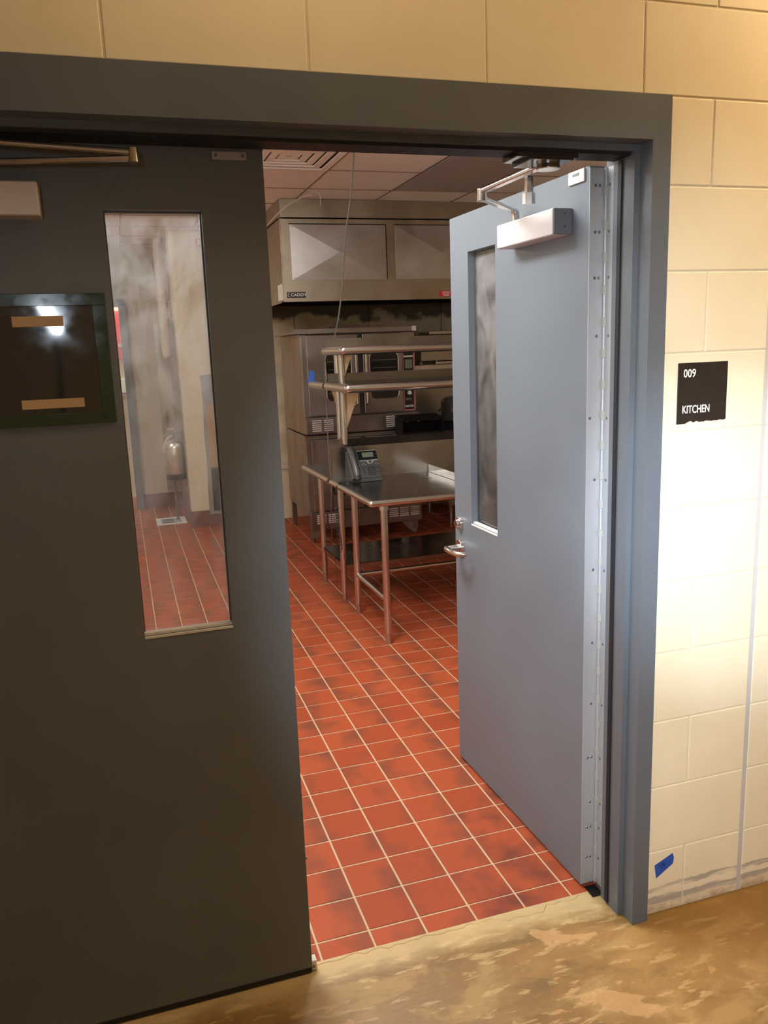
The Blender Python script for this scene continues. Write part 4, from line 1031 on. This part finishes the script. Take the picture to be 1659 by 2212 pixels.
build('basin', MB().box(-39.4, -31.5, 257.2, 267.4, 0, .1), 'ceil_dark', fs, smooth=0)
g = MB()
for k in range(5): g.box(-38.6, -34.4, 258.4 + k * 1.8, 259.3 + k * 1.8, .1, .2)
build('grate', g, 'screw', fs, smooth=0)
cp_ = empty('capped_pipe', (-31.2, 265, 64), 'fat pale painted pipe ending in a rounded cap in the alcove', 'pipe')
m = MB(); m.lathe([(.01, 0), (1.0, .1), (1.7, .8), (1.95, 1.8), (1.95, 45)], (-31.3, 265, 64), 22); build('pipe', m, 'offwhite', cp_)
build('strap', MB().box(-33.5, -28.4, 264.7, 265.3, 86.5, 87.4), 'screw', cp_, smooth=0)
al_ = empty('fire_alarm', (-17.6, 245.5, 105), 'small red alarm box high on the pier', 'alarm')
build('box', MB().box(-19.0, -16.6, 244, 245.6, 103.6, 106.4), 'red', al_, bev=.15)
build('lens', MB().box(-18.3, -17.3, 243.8, 244.05, 104.2, 105.8), 'white', al_, bev=.05)
rc_ = empty('red_cabinet', (-55, 331, 60), 'red wall cabinet glimpsed through the far opening', 'cabinet')
build('body', MB().box(-62, -46.5, 330.6, 333.9, 64.5, 86), 'red', rc_, bev=.2)
build('latch', MB().cyl((-48.2, 330.6, 70.5), (-48.2, 329.8, 70.5), 1.2, .9, n=14), 'chrome', rc_)
wb_ = empty('white_box', (-50, 331, 50), 'white box on the wall below the red cabinet', 'box')
build('body', MB().box(-58, -46.3, 330, 333.9, 49, 55.5), 'white', wb_, bev=.2)
build('lower_edge', MB().box(-58, -46.3, 329.9, 331, 47.5, 48.3), 'silver', wb_, bev=.1)

# ================================================================== LIGHTS OF THE PLACE AND ADDED FILL
def lamp_at(name, x, y, z, sx, sy, label, lens):
    e = empty(name, (x, y, z), label, 'ceiling light')
    build('housing', MB().box(x - sx / 2 - 1, x + sx / 2 + 1, y - sy / 2 - 1, y + sy / 2 + 1, z - .3, z), 'white', e, smooth=0)
    build('lens', MB().box(x - sx / 2, x + sx / 2, y - sy / 2, y + sy / 2, z - .6, z - .3), lens, e, smooth=0)
lamp_at('ceiling_light', 44, -22, 120, 22, 22, 'lit hallway ceiling light to the right of the doorway', 'hall_lens')
lamp_at('ceiling_light', -34, -14, 120, 22, 22, 'weak fill light added out of view above the left door leaf', 'hall_fill')
lamp_at('ceiling_light', -60, 316, KZ, 22, 14, 'lit ceiling light in the room beyond the far opening', 'door_lens')
# LED work light standing behind the viewer's left; its beam makes the white patch on the block wall
WL = Vector((-60.5, -84.0, 73.6)); aim = Vector((11.5, 0.0, 44.5))
wl = empty('work_light', (WL.x, WL.y, 0), 'LED work light on a thin stand behind the viewer, mirrored in the dark panel', 'lamp')
build('stand', MB().cyl((WL.x, WL.y - 2.2, .5), (WL.x, WL.y - 2.2, 73), .5, n=12).lathe([(.01, 0), (8, 0), (8, .6), (1, 1.2), (.01, 1.2)], (WL.x, WL.y - 2.2, 0), 24), 'black', wl)
build('lamp_head', MB().box(WL.x - 3.0, WL.x + 2.4, WL.y - 2.6, WL.y, WL.z - 3.6, WL.z + 2.6), 'black', wl, bev=.3)
build('led_face', MB().prism([(WL.x - 2.6, WL.z + 2.3), (WL.x - .2, WL.z + 2.4), (WL.x + 1.7, WL.z - 2.2), (WL.x + 1.2, WL.z - 3.6), (WL.x - .2, WL.z - 3.4)], 'y', WL.y, WL.y + .12), 'led', wl, smooth=0)
src = WL + Vector((3.2, .8, 0))
for nm, pw, ang in (('work_light_beam', SPOT_POWER, 22), ('work_light_spill', SPILL_POWER, 53)):
    ld = bpy.data.lights.new(nm, 'SPOT'); ld.energy = pw; ld.color = (0.92, 0.94, 1.0) if 'spill' in nm else (0.66, 0.80, 1.0)
    ld.spot_size = math.radians(ang); ld.spot_blend = 1.0; ld.shadow_soft_size = 0.02
    lo = bpy.data.objects.new(nm, ld); COL.objects.link(lo)
    lo.location = src * U
    tgt = Vector((7, 4, 40)) if 'spill' in nm else aim
    lo.rotation_euler = (tgt - src).to_track_quat('-Z', 'Y').to_euler()
